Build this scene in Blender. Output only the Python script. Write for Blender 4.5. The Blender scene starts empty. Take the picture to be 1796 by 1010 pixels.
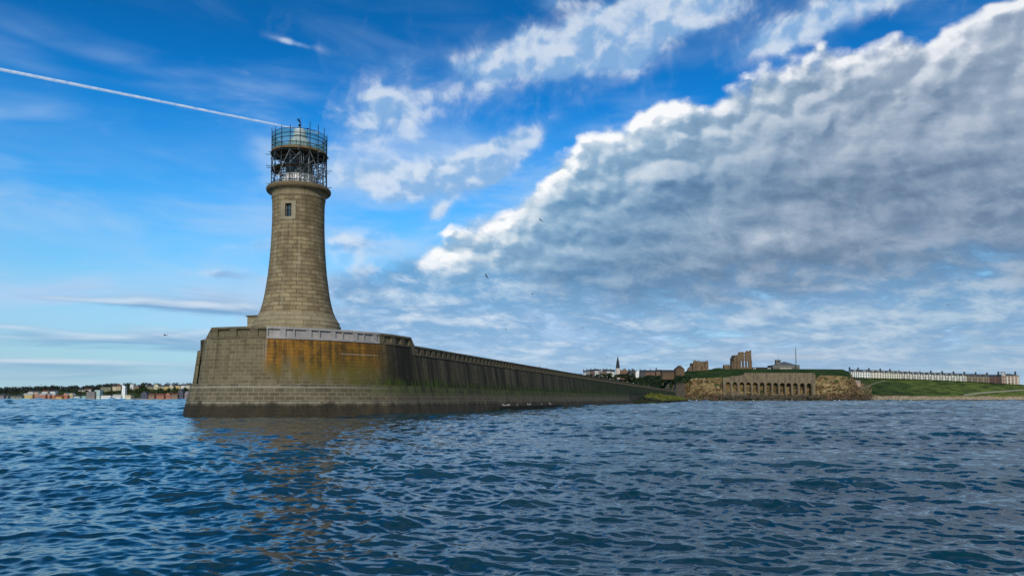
import bpy, bmesh, math, random
import numpy as np
from mathutils import Vector, Matrix
R = math.radians
C = bpy.context.scene.collection
scene = bpy.context.scene

# ------------------------------------------------------------------ camera model
F, PX0, PITCH = 1306.0, 898.0, R(2.8)
PY0 = 700.0 - F*math.tan(PITCH)
EYE = 2.0

def at(px, py, Y):
    """point of the world, Y metres ahead of the boat, seen at a place of the photo"""
    xc, yc = (px-PX0)/F, (PY0-py)/F
    d = (xc, math.cos(PITCH)-yc*math.sin(PITCH), math.sin(PITCH)+yc*math.cos(PITCH))
    k = Y/d[1]
    return Vector((d[0]*k, Y, EYE+d[2]*k))

cam = bpy.data.cameras.new('camera')
cam.sensor_width = 36.0
cam.lens = 36.0*F/1796.0
cam.shift_y = (PY0-505.0)/1796.0
cam.clip_start, cam.clip_end = 0.3, 60000.0
camo = bpy.data.objects.new('camera', cam); C.objects.link(camo)
camo.location = (0, 0, EYE)
camo.rotation_euler = (R(90)+PITCH, 0, 0)
scene.camera = camo
scene.view_settings.view_transform = 'Standard'
scene.view_settings.look = 'None'
scene.view_settings.exposure = 0.0
scene.view_settings.gamma = 1.0
scene.view_settings.use_curve_mapping = False

SUN_AZ = R(-174.0)     # heading of the sun, clockwise from straight ahead
SUN_EL = R(27.0)

# ------------------------------------------------------------------ node helper
class S:
    """a socket that can be used in arithmetic"""
    def __init__(self, g, sock): self.g, self.s = g, sock
    def __add__(a, b): return a.g.math('ADD', a, b)
    def __radd__(a, b): return a.g.math('ADD', b, a)
    def __sub__(a, b): return a.g.math('SUBTRACT', a, b)
    def __rsub__(a, b): return a.g.math('SUBTRACT', b, a)
    def __mul__(a, b): return a.g.math('MULTIPLY', a, b)
    def __rmul__(a, b): return a.g.math('MULTIPLY', b, a)
    def __truediv__(a, b): return a.g.math('DIVIDE', a, b)
    def __neg__(a): return a.g.math('MULTIPLY', a, -1.0)

class G:
    def __init__(self, tree): self.t = tree; self.n = tree.nodes; self.l = tree.links
    def put(self, sock, v):
        if isinstance(v, S): self.l.new(v.s, sock)
        elif v is not None:
            if hasattr(sock.default_value, '__len__') and not hasattr(v, '__len__'): v = (v,)*len(sock.default_value)
            if hasattr(sock.default_value, '__len__') and len(sock.default_value) == 4 and len(v) == 3: v = (*v, 1.0)
            sock.default_value = v
    def math(self, op, a, b=None, c=None, clamp=False):
        n = self.n.new('ShaderNodeMath'); n.operation = op; n.use_clamp = clamp
        for i, v in enumerate((a, b, c)):
            if v is not None: self.put(n.inputs[i], v)
        return S(self, n.outputs[0])
    def vmath(self, op, a, b=None, scale=None):
        n = self.n.new('ShaderNodeVectorMath'); n.operation = op
        self.put(n.inputs[0], a)
        if b is not None: self.put(n.inputs[1], b)
        if scale is not None: self.put(n.inputs['Scale'], scale)
        return S(self, n.outputs['Value'] if op in ('DOT_PRODUCT', 'LENGTH', 'DISTANCE') else n.outputs[0])
    def sep(self, v):
        n = self.n.new('ShaderNodeSeparateXYZ'); self.put(n.inputs[0], v)
        return [S(self, o) for o in n.outputs]
    def vec(self, x=0.0, y=0.0, z=0.0):
        n = self.n.new('ShaderNodeCombineXYZ')
        for i, v in enumerate((x, y, z)): self.put(n.inputs[i], v)
        return S(self, n.outputs[0])
    def coord(self, kind): return S(self, self.n.new('ShaderNodeTexCoord').outputs[kind])
    def pos(self): return S(self, self.n.new('ShaderNodeNewGeometry').outputs['Position'])
    def attr(self, name, out='Fac'):
        n = self.n.new('ShaderNodeAttribute'); n.attribute_name = name; return S(self, n.outputs[out])
    def uv(self): return S(self, self.n.new('ShaderNodeUVMap').outputs[0])
    def noise(self, v, scale=1.0, detail=4.0, rough=0.5, dist=0.0, out=0, lac=2.0):
        n = self.n.new('ShaderNodeTexNoise')
        self.put(n.inputs['Vector'], v); self.put(n.inputs['Scale'], scale); self.put(n.inputs['Detail'], detail)
        self.put(n.inputs['Roughness'], rough); self.put(n.inputs['Distortion'], dist); self.put(n.inputs['Lacunarity'], lac)
        return S(self, n.outputs[out])
    def vor(self, v, scale=1.0, detail=0.0, rough=0.5, feature='F1', smooth=1.0, out='Distance', rand=1.0):
        n = self.n.new('ShaderNodeTexVoronoi'); n.feature = feature
        self.put(n.inputs['Vector'], v); self.put(n.inputs['Scale'], scale)
        if 'Detail' in n.inputs: self.put(n.inputs['Detail'], detail); self.put(n.inputs['Roughness'], rough)
        if feature == 'SMOOTH_F1': self.put(n.inputs['Smoothness'], smooth)
        self.put(n.inputs['Randomness'], rand)
        return S(self, n.outputs[out])
    def brick(self, v, scale=1.0, mortar=0.02, bw=0.5, rh=0.25, c1=(0,0,0), c2=(1,1,1), cm=(.5,.5,.5), out='Color', smooth=0.1, offset=0.5, bias=0.0):
        n = self.n.new('ShaderNodeTexBrick'); n.offset = offset
        self.put(n.inputs['Vector'], v); self.put(n.inputs['Color1'], c1); self.put(n.inputs['Color2'], c2); self.put(n.inputs['Mortar'], cm)
        self.put(n.inputs['Scale'], scale); self.put(n.inputs['Mortar Size'], mortar); self.put(n.inputs['Mortar Smooth'], smooth)
        self.put(n.inputs['Brick Width'], bw); self.put(n.inputs['Row Height'], rh); self.put(n.inputs['Bias'], bias)
        return S(self, n.outputs[0 if out == 'Color' else 1])
    def mix(self, f, a, b, kind='MIX'):
        n = self.n.new('ShaderNodeMix'); n.data_type = 'RGBA'; n.blend_type = kind; n.clamp_factor = True
        self.put(n.inputs[0], f); self.put(n.inputs[6], a); self.put(n.inputs[7], b)
        return S(self, n.outputs[2])
    def ss(self, x, lo, hi):
        """smoothstep"""
        n = self.n.new('ShaderNodeMapRange'); n.interpolation_type = 'SMOOTHSTEP'
        self.put(n.inputs[0], x)
        self.put(n.inputs[1], lo); self.put(n.inputs[2], hi); n.inputs[3].default_value = 0; n.inputs[4].default_value = 1
        return S(self, n.outputs[0])
    def lin(self, x, a, b, c, d):
        n = self.n.new('ShaderNodeMapRange'); self.put(n.inputs[0], x)
        for i, v in enumerate((a, b, c, d)): self.put(n.inputs[i+1], v)
        return S(self, n.outputs[0])
    def ramp(self, f, stops, interp='LINEAR'):
        n = self.n.new('ShaderNodeValToRGB'); n.color_ramp.interpolation = interp
        e = n.color_ramp.elements
        while len(e) < len(stops): e.new(0.5)
        for q, (p, c) in zip(e, stops): q.position = p; q.color = (*c, 1.0) if len(c) == 3 else c
        self.put(n.inputs[0], f)
        return S(self, n.outputs[0])
    def curve(self, x, pts, lo, hi, vlo, vhi):
        """piecewise curve value = f(x) over lo..hi, values within vlo..vhi"""
        n = self.n.new('ShaderNodeFloatCurve'); cv = n.mapping.curves[0]
        n.mapping.use_clip = True
        P = [((a-lo)/(hi-lo), (b-vlo)/(vhi-vlo)) for a, b in pts]
        while len(cv.points) < len(P): cv.points.new(0.5, 0.5)
        for q, (a, b) in zip(cv.points, P): q.location = (a, b); q.handle_type = 'AUTO'
        n.mapping.update()
        self.put(n.inputs['Value'], self.lin(x, lo, hi, 0, 1))
        return S(self, n.outputs[0])*(vhi-vlo)+vlo
    def bump(self, h, strength=0.5, dist=0.1, normal=None):
        n = self.n.new('ShaderNodeBump'); self.put(n.inputs['Height'], h)
        self.put(n.inputs['Strength'], strength); self.put(n.inputs['Distance'], dist)
        if normal is not None: self.put(n.inputs['Normal'], normal)
        return S(self, n.outputs[0])
# ------------------------------------------------------------------ sky and sun
def s2l(r, g, b):
    f = lambda c: c/12.92 if c <= .04045 else ((c+.055)/1.055)**2.4
    return tuple(f(c/255.0) for c in (r, g, b))

def azel(px, py):
    d = at(px, py, 1.0) - Vector((0, 0, EYE))
    return math.degrees(math.atan2(d.x, d.y)), math.degrees(math.atan2(d.z, math.hypot(d.x, d.y)))

def build_sky():
    w = bpy.data.worlds.new('World'); scene.world = w; w.use_nodes = True
    w.cycles.sampling_method = 'MANUAL'; w.cycles.sample_map_resolution = 512
    t = w.node_tree; t.nodes.clear(); g = G(t)
    SB = 0.10                                   # background strength
    dirv = g.vmath('NORMALIZE', g.coord('Generated'))
    x, y, z = g.sep(dirv)
    DEG = 180/math.pi
    az = g.math('ARCTAN2', x, y)*DEG
    el = g.math('ARCSINE', z)*DEG
    ae = g.vec(az, el, 0.0)
    W = lambda r, gg, b: tuple(c/SB for c in s2l(r, gg, b))
    # ---- clear sky: Nishita, graded with height to the deep blue of the photograph
    n = t.nodes.new('ShaderNodeTexSky'); n.sky_type = 'NISHITA'; n.sun_disc = False
    n.sun_elevation = SUN_EL; n.sun_rotation = SUN_AZ; n.air_density = 1.0; n.dust_density = 0.6; n.ozone_density = 2.0
    nish = S(g, n.outputs[0])
    NV = [(5,.1122,.1893,.3252, 10,96,166),(100,.1283,.2134,.3580, 12,110,186),(200,.1496,.248,.4014, 28,130,207),
          (330,.1946,.314,.4748, 62,158,228),(410,.2367,.3724,.5264, 92,176,233),(480,.2923,.4384,.5683, 118,188,231),
          (550,.3768,.523,.5884, 140,195,224),(590,.4446,.5733,.5668, 148,196,217),(620,.4917,.5884,.5278, 152,196,212),
          (645,.5244,.5819,.4729, 155,195,209),(670,.519,.5224,.3853, 158,193,206),(700,.4096,.3944,.2923, 158,191,204)]
    stops = []
    for q in NV[::-1]:
        c = s2l(*q[4:7]); stops.append((max(0, azel(200, q[0])[1]/40.0), tuple(c[k]/q[1+k] for k in range(3))))
    stops.append((1.0, (0.03, 0.48, 0.85)))
    tint = g.ramp(g.lin(el, 0, 40, 0, 1), stops)
    clear = g.mix(1.0, nish, tint, 'MULTIPLY')

    def gauss(cx, cy, rx, ry, ang):
        ca, sa = math.cos(R(ang)), math.sin(R(ang))
        dx, dy = az-cx, el-cy
        p = (dx*ca+dy*sa)/rx; q = (dy*ca-dx*sa)/ry
        return g.math('EXPONENT', -(p*p+q*q))

    # ---- veils of cirrus
    ci = g.noise(g.vec(az*0.35+el*0.30, el*1.25-az*0.10, 3.1), 0.22, 5, 0.55, 0.5)
    ci2 = g.noise(g.vec(az*0.10, el*0.4, 7.0), 0.6, 3, 0.5, 0.3)
    veil = g.ss(ci, 0.40, 0.70)*g.ss(ci2, 0.36, 0.62)*(g.ss(el, 29, 13)*0.60+0.05)
    veil = veil + g.ss(el, 22, 8)*g.ss(az, -38, -8)*(g.ss(ci, 0.36, 0.58)*0.62+0.10) + g.ss(el, 24, 13)*g.ss(ci2, 0.36, 0.66)*0.16
    cirrus = g.mix(veil, clear, W(178, 208, 240))

    # ---- billowing heights, seen at a place and a little towards the light
    def field(off):
        v = g.vmath('MULTIPLY', g.vmath('ADD', ae, off), (0.82, 1.12, 1)) if off else g.vmath('MULTIPLY', ae, (0.82, 1.12, 1))
        wv = g.vmath('ADD', v, g.vmath('SCALE', g.noise(v, 0.55, 4, 0.55, out=1), scale=1.7))
        b = g.vor(wv, 0.26, 2, 0.48, 'SMOOTH_F1', 0.5)
        return 1.0-b
    f0 = field(None)
    f1 = field((-0.34, 0.52, 0))
    lit = g.ss(f0-f1, -0.20, 0.20)          # 1 = faces the light
    fine = g.noise(ae, 0.9, 4, 0.55, 0.3)
    low = g.noise(g.vec(az*0.055+el*0.03, el*0.24, 5.5), 1.0, 3, 0.5, 0.3)

    # ---- thin patches in the middle of the sky and along the top
    blobs = None
    ae_up = el+0.40
    def streaks(lst, e_):
        tot = None
        for px, py, rx, ry, amp in lst:
            a, e = azel(px, py); p = (az-a)/(rx/F*DEG); q = (e_-e)/(ry/F*DEG); v = g.math('EXPONENT', -(p*p+q*q))*amp
            tot = v if tot is None else tot+v
        return tot
    def B(px, py, rx, ry, ang, amp):
        nonlocal blobs
        a, e = azel(px, py)
        q = gauss(a, e, rx/F*DEG, ry/F*DEG, ang)*amp
        blobs = q if blobs is None else blobs+q
    B(685, 178, 80, 48, 0, 0.95); B(640, 240, 95, 45, 0, 0.62)
    B(850, 130, 95, 50, 20, 1.05); B(930, 80, 50, 30, 30, 0.6); B(1020, 95, 90, 50, 10, 1.1); B(1110, 105, 60, 36, 15, 0.9)
    B(1120, 30, 110, 40, 8, 1.0); B(1240, 18, 90, 30, 0, 0.9); B(975, 5, 36, 12, 0, 0.7)
    B(890, 262, 105, 24, 30, 1.0); B(775, 308, 115, 36, 14, 1.1); B(860, 312, 60, 18, 20, 0.7); B(660, 315, 70, 26, -5, 0.9); B(770, 372, 36, 16, 35, 1.0); B(850, 290, 60, 20, 30, 0.6)
    B(1440, 35, 120, 34, 15, 0.95); B(1560, 5, 80, 20, 0, 0.7); B(1330, 80, 50, 18, 15, 0.7)
    B(615, 425, 90, 32, 0, 1.0); B(640, 480, 80, 20, 0, 0.6); B(455, 432, 70, 12, 0, 0.4); B(420, 484, 60, 9, 0, 0.8)
    B(520, 77, 50, 6, -6, 0.6); B(430, 128, 34, 6, -4, 0.4); B(115, 358, 46, 8, 0, 0.45); B(700, 110, 26, 10, 0, 0.4)
    def puff(v): return g.noise(g.vmath('ADD', v, (3.7, 6.1, 1.1)), 0.40, 6, 0.58, 0.5)
    p1 = puff(ae); p1b = puff(g.vmath('ADD', ae, (-0.6, 0.8, 0)))
    dpatch = g.ss(blobs*1.45 + (p1-0.5)*1.6 + (f0-0.62)*1.3, 0.04, 0.80)*g.ss(blobs, 0.05, 0.5)
    cpatch = g.mix(g.ss((p1-p1b)*1.7+(lit-0.5)*0.85+(fine-0.5)*0.3, -0.55, 0.60), W(138, 180, 224), W(216, 228, 242))
    dpatch = dpatch*0.52+g.ss(blobs+(p1-0.5)*1.2, 0.10, 0.95)*0.34
    sky1 = g.mix(dpatch, cirrus, cpatch)

    # ---- broken mackerel field low over the sea; lumps shrink towards the horizon
    le = g.math('LOGARITHM', g.math('MAXIMUM', el, 0.0)+1.6, math.e)
    q0 = g.vec(az*0.30+le*1.2, le*6.0, 2.2)
    def mack(v):
        return g.noise(v, 1.05, 5, 0.62, 0.35)
    k0 = mack(q0); k1 = mack(g.vmath('ADD', q0, (-0.22, 0.42, 0)))
    patchy = g.noise(g.vec(az*0.10, le*2.4, 8.2), 1.0, 3, 0.5, 0.3)
    low_edge = g.curve(az, [(-40, 7.6), (-32, 7.8), (-24, 8.2), (-16, 8.8), (-12, 9.8), (-7, 11.4), (0, 14.5), (10, 17), (40, 18)], -40, 40, 0, 20)
    right = g.ss(az, -19, -12)
    # long level streaks over the left shore
    ql = g.vec(az*0.085, le*5.2, 4.4)
    s0 = g.noise(ql, 1.0, 4, 0.52, 0.35); s1 = g.noise(g.vmath('ADD', ql, (-0.05, 0.30, 0)), 1.0, 4, 0.52, 0.35)
    SL = [(230, 530, 150, 9, 0.8), (370, 538, 110, 14, 1.0), (110, 524, 60, 3.5, 0.8), (150, 590, 140, 9, 0.8), (330, 592, 110, 14, 0.9), (70, 541, 40, 4, 0.8), (25, 573, 45, 4, 0.8), (230, 612, 200, 5, 0.7), (420, 484, 70, 8, 1.0), (100, 634, 160, 5, 0.6)]
    b0 = streaks(SL, el); b1 = streaks(SL, ae_up)
    left = 1.0-right
    m_low = g.ss(low_edge-el+(k0-0.5)*3.5, -0.6, 1.4)
    cov = g.mix(right, s0*0.90+b0*0.24, k0*0.62+patchy*0.38)
    covv = g.sep(cov)[0]
    thr = 0.43-right*0.11-g.ss(el, 4, 10)*right*0.08
    d_low = g.ss(covv, thr, thr+0.34-right*0.16)*m_low*g.ss(el, 0.2, 1.8)
    grad = g.mix(right, (s0-s1)*1.0+(b0-b1)*0.26-0.02, (k0-k1)*1.0+(patchy-0.5)*0.75-0.015)
    shade_low = g.ss(g.sep(grad)[0], -0.15, 0.32)
    base_low = g.mix(g.ss(az, -12, -20), g.mix(g.ss(az, 0, 24), g.mix(g.ss(el, 1, 11), W(140, 182, 218), W(100, 154, 202)), g.mix(g.ss(el, 1, 11), W(134, 172, 208), W(98, 142, 186))), W(112, 160, 204))
    top_low = g.mix(g.ss(az, 2, 34), W(208, 224, 240), W(186, 204, 220))
    sky2 = g.mix(d_low*0.88, sky1, g.mix(shade_low, base_low, top_low))
    # faint rosy bank just above the far shore
    rb = g.ss(g.noise(g.vec(az*0.06, el*0.8, 9.0), 1.3, 4, 0.5, 0.3), 0.50, 0.66)*g.ss(el, 0.3, 1.4)*g.ss(el, 4.6, 2.2)*g.ss(az, 1, 9)
    sky2 = g.mix(rb*0.5, sky2, W(204, 206, 212))

    # ---- the great cloud sheet
    E = [(-40, 0.0), (-12, 4.0)] + [azel(*p) for p in ((728, 455), (775, 405), (868, 362), (940, 300), (1000, 248), (1060, 215), (1120, 188), (1200, 150),
         (1290, 112), (1380, 85), (1470, 68), (1560, 50), (1650, 22), (1796, -40))] + [(44, 30)]
    edge = g.curve(az, E, -40, 44, 0, 36)
    d0 = edge-el
    dist = d0+0.9+(f0-0.62)*3.6+(fine-0.5)*0.8
    m_big = g.ss(dist, -0.45, 0.75)*g.ss(az+(fine-0.5)*3, -9.0, -6.6)
    lower = g.curve(az, [(-40, 9), (-8, 10.0), (0, 9.0), (10, 8.0), (20, 8.2), (30, 8.8), (44, 9)], -40, 44, 0, 36)
    m_big = m_big*g.ss(el-lower+(k0-0.5)*7.0, -2.4, 2.4)
    # light: the crest catches the sun, behind it the sheet is seen from below
    crest = g.math('EXPONENT', -(g.math('MAXIMUM', d0+0.9+(low-0.5)*5.0-0.6, 0.0)/3.0))
    flat = g.noise(g.vec(az*0.12+el*0.06, el*0.36, 1.5), 1.0, 5, 0.52, 0.5)
    flat1 = g.noise(g.vec(az*0.12+el*0.06-0.05, el*0.36+0.20, 1.5), 1.0, 5, 0.52, 0.5)
    lumps = g.ss(d0, 13, 3)                  # rounded lumps near the crest, level bands below
    Lm = (crest*(lit*0.55+0.50) + (lit-0.45)*0.26*lumps + (k0-k1)*(0.72-lumps*0.42)+(flat-flat1)*0.55 + (low-0.5)*0.60 + (flat-0.5)*0.20 + (patchy-0.5)*0.35*(1.0-lumps) + (fine-0.5)*0.10 + 0.32)
    blue = g.ramp(Lm, [(0.0, W(72, 118, 160)), (0.22, W(98, 144, 184)), (0.47, W(142, 178, 208)), (0.76, W(208, 222, 234)), (0.95, W(252, 253, 255))])
    grey = g.ramp(Lm, [(0.0, W(90, 113, 142)), (0.22, W(116, 140, 168)), (0.47, W(152, 170, 192)), (0.76, W(196, 206, 220)), (1.0, W(238, 241, 246))])
    cbig = g.mix(g.ss(az+(14-el)*0.6, -2, 26), blue, grey)
    sky3 = g.mix(m_big, sky2, cbig)
    # unseen broken cloud overhead and behind the boat, added to lighten the sea
    po = g.noise(g.vmath('SCALE', dirv, scale=1.6), 1.0, 2, 0.5, 0.2)
    d_over = g.ss(po, 0.36, 0.66)*g.ss(el, 31, 52)
    sky3 = g.mix(d_over*0.8, sky3, W(172, 194, 220))
    # air over the horizon
    hz = g.ss(el, 5.0, -0.3)
    hzc = g.mix(g.ss(az, -30, 10), W(160, 194, 210), W(166, 188, 210))
    sky4 = g.mix(hz*0.55, sky3, hzc)
    bg = t.nodes.new('ShaderNodeBackground'); g.put(bg.inputs[0], sky4); bg.inputs[1].default_value = SB
    out = t.nodes.new('ShaderNodeOutputWorld'); t.links.new(bg.outputs[0], out.inputs[0])

    sun = bpy.data.lights.new('sun', 'SUN'); sun.energy = 2.6; sun.angle = R(0.6); sun.color = (1.0, 0.93, 0.82)
    so = bpy.data.objects.new('sun', sun); C.objects.link(so)
    L = Vector((math.sin(SUN_AZ)*math.cos(SUN_EL), math.cos(SUN_AZ)*math.cos(SUN_EL), math.sin(SUN_EL)))
    so.rotation_euler = L.to_track_quat('Z', 'Y').to_euler()
    so.location = L*400
build_sky()
# ------------------------------------------------------------------ mesh helper
def world_loc(o):
    v = Vector((0, 0, 0))
    while o: v += o.location; o = o.parent
    return v

class MB:
    def __init__(self): self.v, self.f, self.uv, self.m = [], [], [], []
    def quad(self, pts, uv=None, m=0):
        i = len(self.v); self.v += [tuple(p) for p in pts]; self.f.append(tuple(range(i, i+len(pts))))
        self.uv.append(uv if uv else [(0.0, 0.0)]*len(pts)); self.m.append(m)
    def box(self, c, s, rot=0.0, m=0, tilt=None):
        cx, cy, cz = c; hx, hy, hz = s[0]/2, s[1]/2, s[2]/2
        ca, sa = math.cos(rot), math.sin(rot)
        P = []
        for dz in (-hz, hz):
            for dx, dy in ((-hx, -hy), (hx, -hy), (hx, hy), (-hx, hy)):
                P.append((cx+dx*ca-dy*sa, cy+dx*sa+dy*ca, cz+dz))
        i = len(self.v); self.v += P
        for f, (w, h) in (((0, 1, 5, 4), (s[0], s[2])), ((1, 2, 6, 5), (s[1], s[2])), ((2, 3, 7, 6), (s[0], s[2])), ((3, 0, 4, 7), (s[1], s[2])), ((4, 5, 6, 7), (s[0], s[1])), ((3, 2, 1, 0), (s[0], s[1]))):
            self.f.append(tuple(i+k for k in f)); self.m.append(m)
            z0 = cz-hz if f[0] < 4 and f[2] > 3 else 0
            self.uv.append([(0, z0), (w, z0), (w, z0+h), (0, z0+h)])
    def hexa(self, P, m=0):
        """eight corners: four below, four above, anticlockwise seen from above"""
        i = len(self.v); self.v += [tuple(p) for p in P]
        for f in ((0, 1, 5, 4), (1, 2, 6, 5), (2, 3, 7, 6), (3, 0, 4, 7), (4, 5, 6, 7), (3, 2, 1, 0)):
            self.f.append(tuple(i+k for k in f)); self.m.append(m)
            a, b = Vector(P[f[0]]), Vector(P[f[1]]); w = (b-a).length
            self.uv.append([(0, P[f[0]][2]), (w, P[f[1]][2]), (w, P[f[2]][2]), (0, P[f[3]][2])])
    def tube(self, a, b, r, n=6, r2=None, m=0):
        a, b = Vector(a), Vector(b); r2 = r if r2 is None else r2
        ax = (b-a).normalized(); u = ax.orthogonal().normalized(); w = ax.cross(u)
        i = len(self.v)
        for p, rr in ((a, r), (b, r2)):
            for k in range(n):
                t = 2*math.pi*k/n; self.v.append(tuple(p+(u*math.cos(t)+w*math.sin(t))*rr))
        for k in range(n):
            k2 = (k+1) % n
            self.f.append((i+k, i+k2, i+n+k2, i+n+k)); self.uv.append([(0, 0)]*4); self.m.append(m)
        self.f.append(tuple(i+k for k in range(n))[::-1]); self.uv.append([(0, 0)]*n); self.m.append(m)
        self.f.append(tuple(i+n+k for k in range(n))); self.uv.append([(0, 0)]*n); self.m.append(m)
    def path(self, pts, r, n=6, closed=False):
        """round bar along a list of points"""
        pts = [Vector(p) for p in pts]; N = len(pts); i = len(self.v)
        for q in range(N):
            a = pts[(q-1) % N] if (closed or q > 0) else pts[q]
            b = pts[(q+1) % N] if (closed or q < N-1) else pts[q]
            ax = (b-a).normalized(); u = ax.cross(Vector((0, 0, 1)))
            u = u.normalized() if u.length > 1e-4 else Vector((1, 0, 0)); w = ax.cross(u)
            for k in range(n):
                t = 2*math.pi*k/n; self.v.append(tuple(pts[q]+(u*math.cos(t)+w*math.sin(t))*r))
        for q in range(N if closed else N-1):
            q2 = (q+1) % N
            for k in range(n):
                k2 = (k+1) % n
                self.f.append((i+q*n+k, i+q*n+k2, i+q2*n+k2, i+q2*n+k)); self.uv.append([(0, 0)]*4); self.m.append(0)
    def lathe(self, prof, c=(0, 0), n=48, uref=1.0, a0=0.0, a1=2*math.pi, vz=True, ph=0.0):
        """prof: (radius, z) from below upwards, outside faces"""
        full = abs(a1-a0-2*math.pi) < 1e-6; i = len(self.v); K = n if full else n+1
        L = [0.0]
        for (r0, z0), (r1, z1) in zip(prof, prof[1:]): L.append(L[-1]+math.hypot(r1-r0, z1-z0))
        for r, z in prof:
            for k in range(K):
                t = ph+a0+(a1-a0)*k/n; self.v.append((c[0]+r*math.cos(t), c[1]+r*math.sin(t), z))
        for j in range(len(prof)-1):
            for k in range(n):
                k2 = (k+1) % K
                self.f.append((i+j*K+k, i+j*K+k2, i+(j+1)*K+k2, i+(j+1)*K+k))
                u0, u1 = (a0+(a1-a0)*k/n)*uref, (a0+(a1-a0)*(k+1)/n)*uref
                v0, v1 = (prof[j][1], prof[j+1][1]) if vz else (L[j], L[j+1])
                self.uv.append([(u0, v0), (u1, v0), (u1, v1), (u0, v1)]); self.m.append(0)
    def slab(self, outline, z0, z1, holes=None):
        """closed outline (x, y) anticlockwise, extruded z0..z1"""
        n = len(outline); i = len(self.v)
        self.v += [(p[0], p[1], z0) for p in outline]+[(p[0], p[1], z1) for p in outline]
        for k in range(n):
            k2 = (k+1) % n; w = math.hypot(outline[k2][0]-outline[k][0], outline[k2][1]-outline[k][1])
            self.f.append((i+k, i+k2, i+n+k2, i+n+k)); self.uv.append([(0, z0), (w, z0), (w, z1), (0, z1)]); self.m.append(0)
        self.f.append(tuple(range(i+n, i+2*n))); self.uv.append([(p[0], p[1]) for p in outline]); self.m.append(0)
        self.f.append(tuple(range(i, i+n))[::-1]); self.uv.append([(p[0], p[1]) for p in outline][::-1]); self.m.append(0)
    def build(self, name, mat, parent=None, smooth=False, fix=False, origin=None):
        off = world_loc(parent) if parent is not None else (Vector(origin) if origin is not None else Vector((0, 0, 0)))
        me = bpy.data.meshes.new(name)
        me.from_pydata([(p[0]-off.x, p[1]-off.y, p[2]-off.z) for p in self.v], [], self.f)
        ul = me.uv_layers.new(name='UVMap')
        flat = [c for fu in self.uv for p in fu for c in p]
        ul.data.foreach_set('uv', flat)
        for mm in (mat if isinstance(mat, (list, tuple)) else [mat]): me.materials.append(mm)
        me.polygons.foreach_set('material_index', self.m)
        if fix:
            bm = bmesh.new(); bm.from_mesh(me)
            bmesh.ops.remove_doubles(bm, verts=bm.verts, dist=1e-4)
            bmesh.ops.recalc_face_normals(bm, faces=bm.faces); bm.to_mesh(me); bm.free()
        if smooth: me.polygons.foreach_set('use_smooth', [True]*len(me.polygons))
        me.update()
        o = bpy.data.objects.new(name, me); C.objects.link(o)
        if parent is not None: o.parent = parent
        elif origin is not None: o.location = origin
        return o

def plate(mb, outer, holes, frame, depth):
    """wall cut from an outline with holes, both in (a, b) metres; frame maps (a, b, t) to the world, t from 0 to depth"""
    bm = bmesh.new(); loops = []
    for loop in [outer]+list(holes):
        vs = [bm.verts.new((p[0], p[1], 0)) for p in loop]; loops.append([v.co.copy() for v in vs])
        for k in range(len(vs)): bm.edges.new((vs[k], vs[(k+1) % len(vs)]))
    bmesh.ops.triangle_fill(bm, edges=bm.edges[:], use_beauty=True, use_dissolve=False)
    for f in bm.faces:
        P = [(v.co.x, v.co.y) for v in f.verts]
        ar = sum(P[k][0]*P[(k+1) % len(P)][1]-P[(k+1) % len(P)][0]*P[k][1] for k in range(len(P)))
        if ar < 0: P = P[::-1]
        mb.quad([frame(a, b, 0) for a, b in P], [(a, b) for a, b in P])
        mb.quad([frame(a, b, depth) for a, b in P[::-1]], [(a, b) for a, b in P[::-1]])
    for L in loops:
        for k in range(len(L)):
            p, q = L[k], L[(k+1) % len(L)]
            mb.quad([frame(p.x, p.y, 0), frame(q.x, q.y, 0), frame(q.x, q.y, depth), frame(p.x, p.y, depth)],
                    [(p.x, p.y), (q.x, q.y), (q.x+depth, q.y), (p.x+depth, p.y)])
    bm.free()

def tag(o, label=None, cat=None, group=None, kind=None):
    if label: o['label'] = label
    if cat: o['category'] = cat
    if group: o['group'] = group
    if kind: o['kind'] = kind
    return o
def thing(name, loc, label, cat, group=None, rz=0.0):
    o = bpy.data.objects.new(name, None); C.objects.link(o); o.location = loc; o.rotation_euler = (0, 0, rz)
    o.empty_display_size = 0.5
    return tag(o, label, cat, group)
def copy_tree(o, parent=None):
    c = o.copy(); C.objects.link(c)
    if parent is not None: c.parent = parent
    for ch in list(o.children): copy_tree(ch, c)
    return c

# ------------------------------------------------------------------ materials
MATS = {}
def new_mat(name):
    m = bpy.data.materials.new(name); m.use_nodes = True
    t = m.node_tree; t.nodes.clear(); g = G(t)
    p = t.nodes.new('ShaderNodeBsdfPrincipled'); o = t.nodes.new('ShaderNodeOutputMaterial')
    t.links.new(p.outputs[0], o.inputs[0])
    g.p, g.o = p, o
    MATS[name] = m
    return m, g
def setp(g, **k):
    names = dict(color='Base Color', rough='Roughness', metal='Metallic', spec='Specular IOR Level', normal='Normal', ior='IOR', alpha='Alpha')
    for a, v in k.items(): g.put(g.p.inputs[names[a]], v)

def plain(name, c, rough=0.7, var=0.25, scale=1.0, metal=0.0, bump=0.0, c2=None, spec=0.3):
    """a single colour broken by noise"""
    if name in MATS: return MATS[name]
    m, g = new_mat(name)
    v = g.coord('Object')
    n = g.noise(v, scale, 5, 0.6)
    n2 = g.noise(v, scale*5, 3, 0.5)
    k = g.ss(n*0.65+n2*0.35, 0.32, 0.68)
    lo = tuple(x*(1-var) for x in c); hi = tuple(min(1, x*(1+var)) for x in (c2 or c))
    setp(g, color=g.mix(k, lo, hi), rough=rough, metal=metal, spec=spec)
    if bump: setp(g, normal=g.bump(n2, bump, 0.05))
    return m

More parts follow.
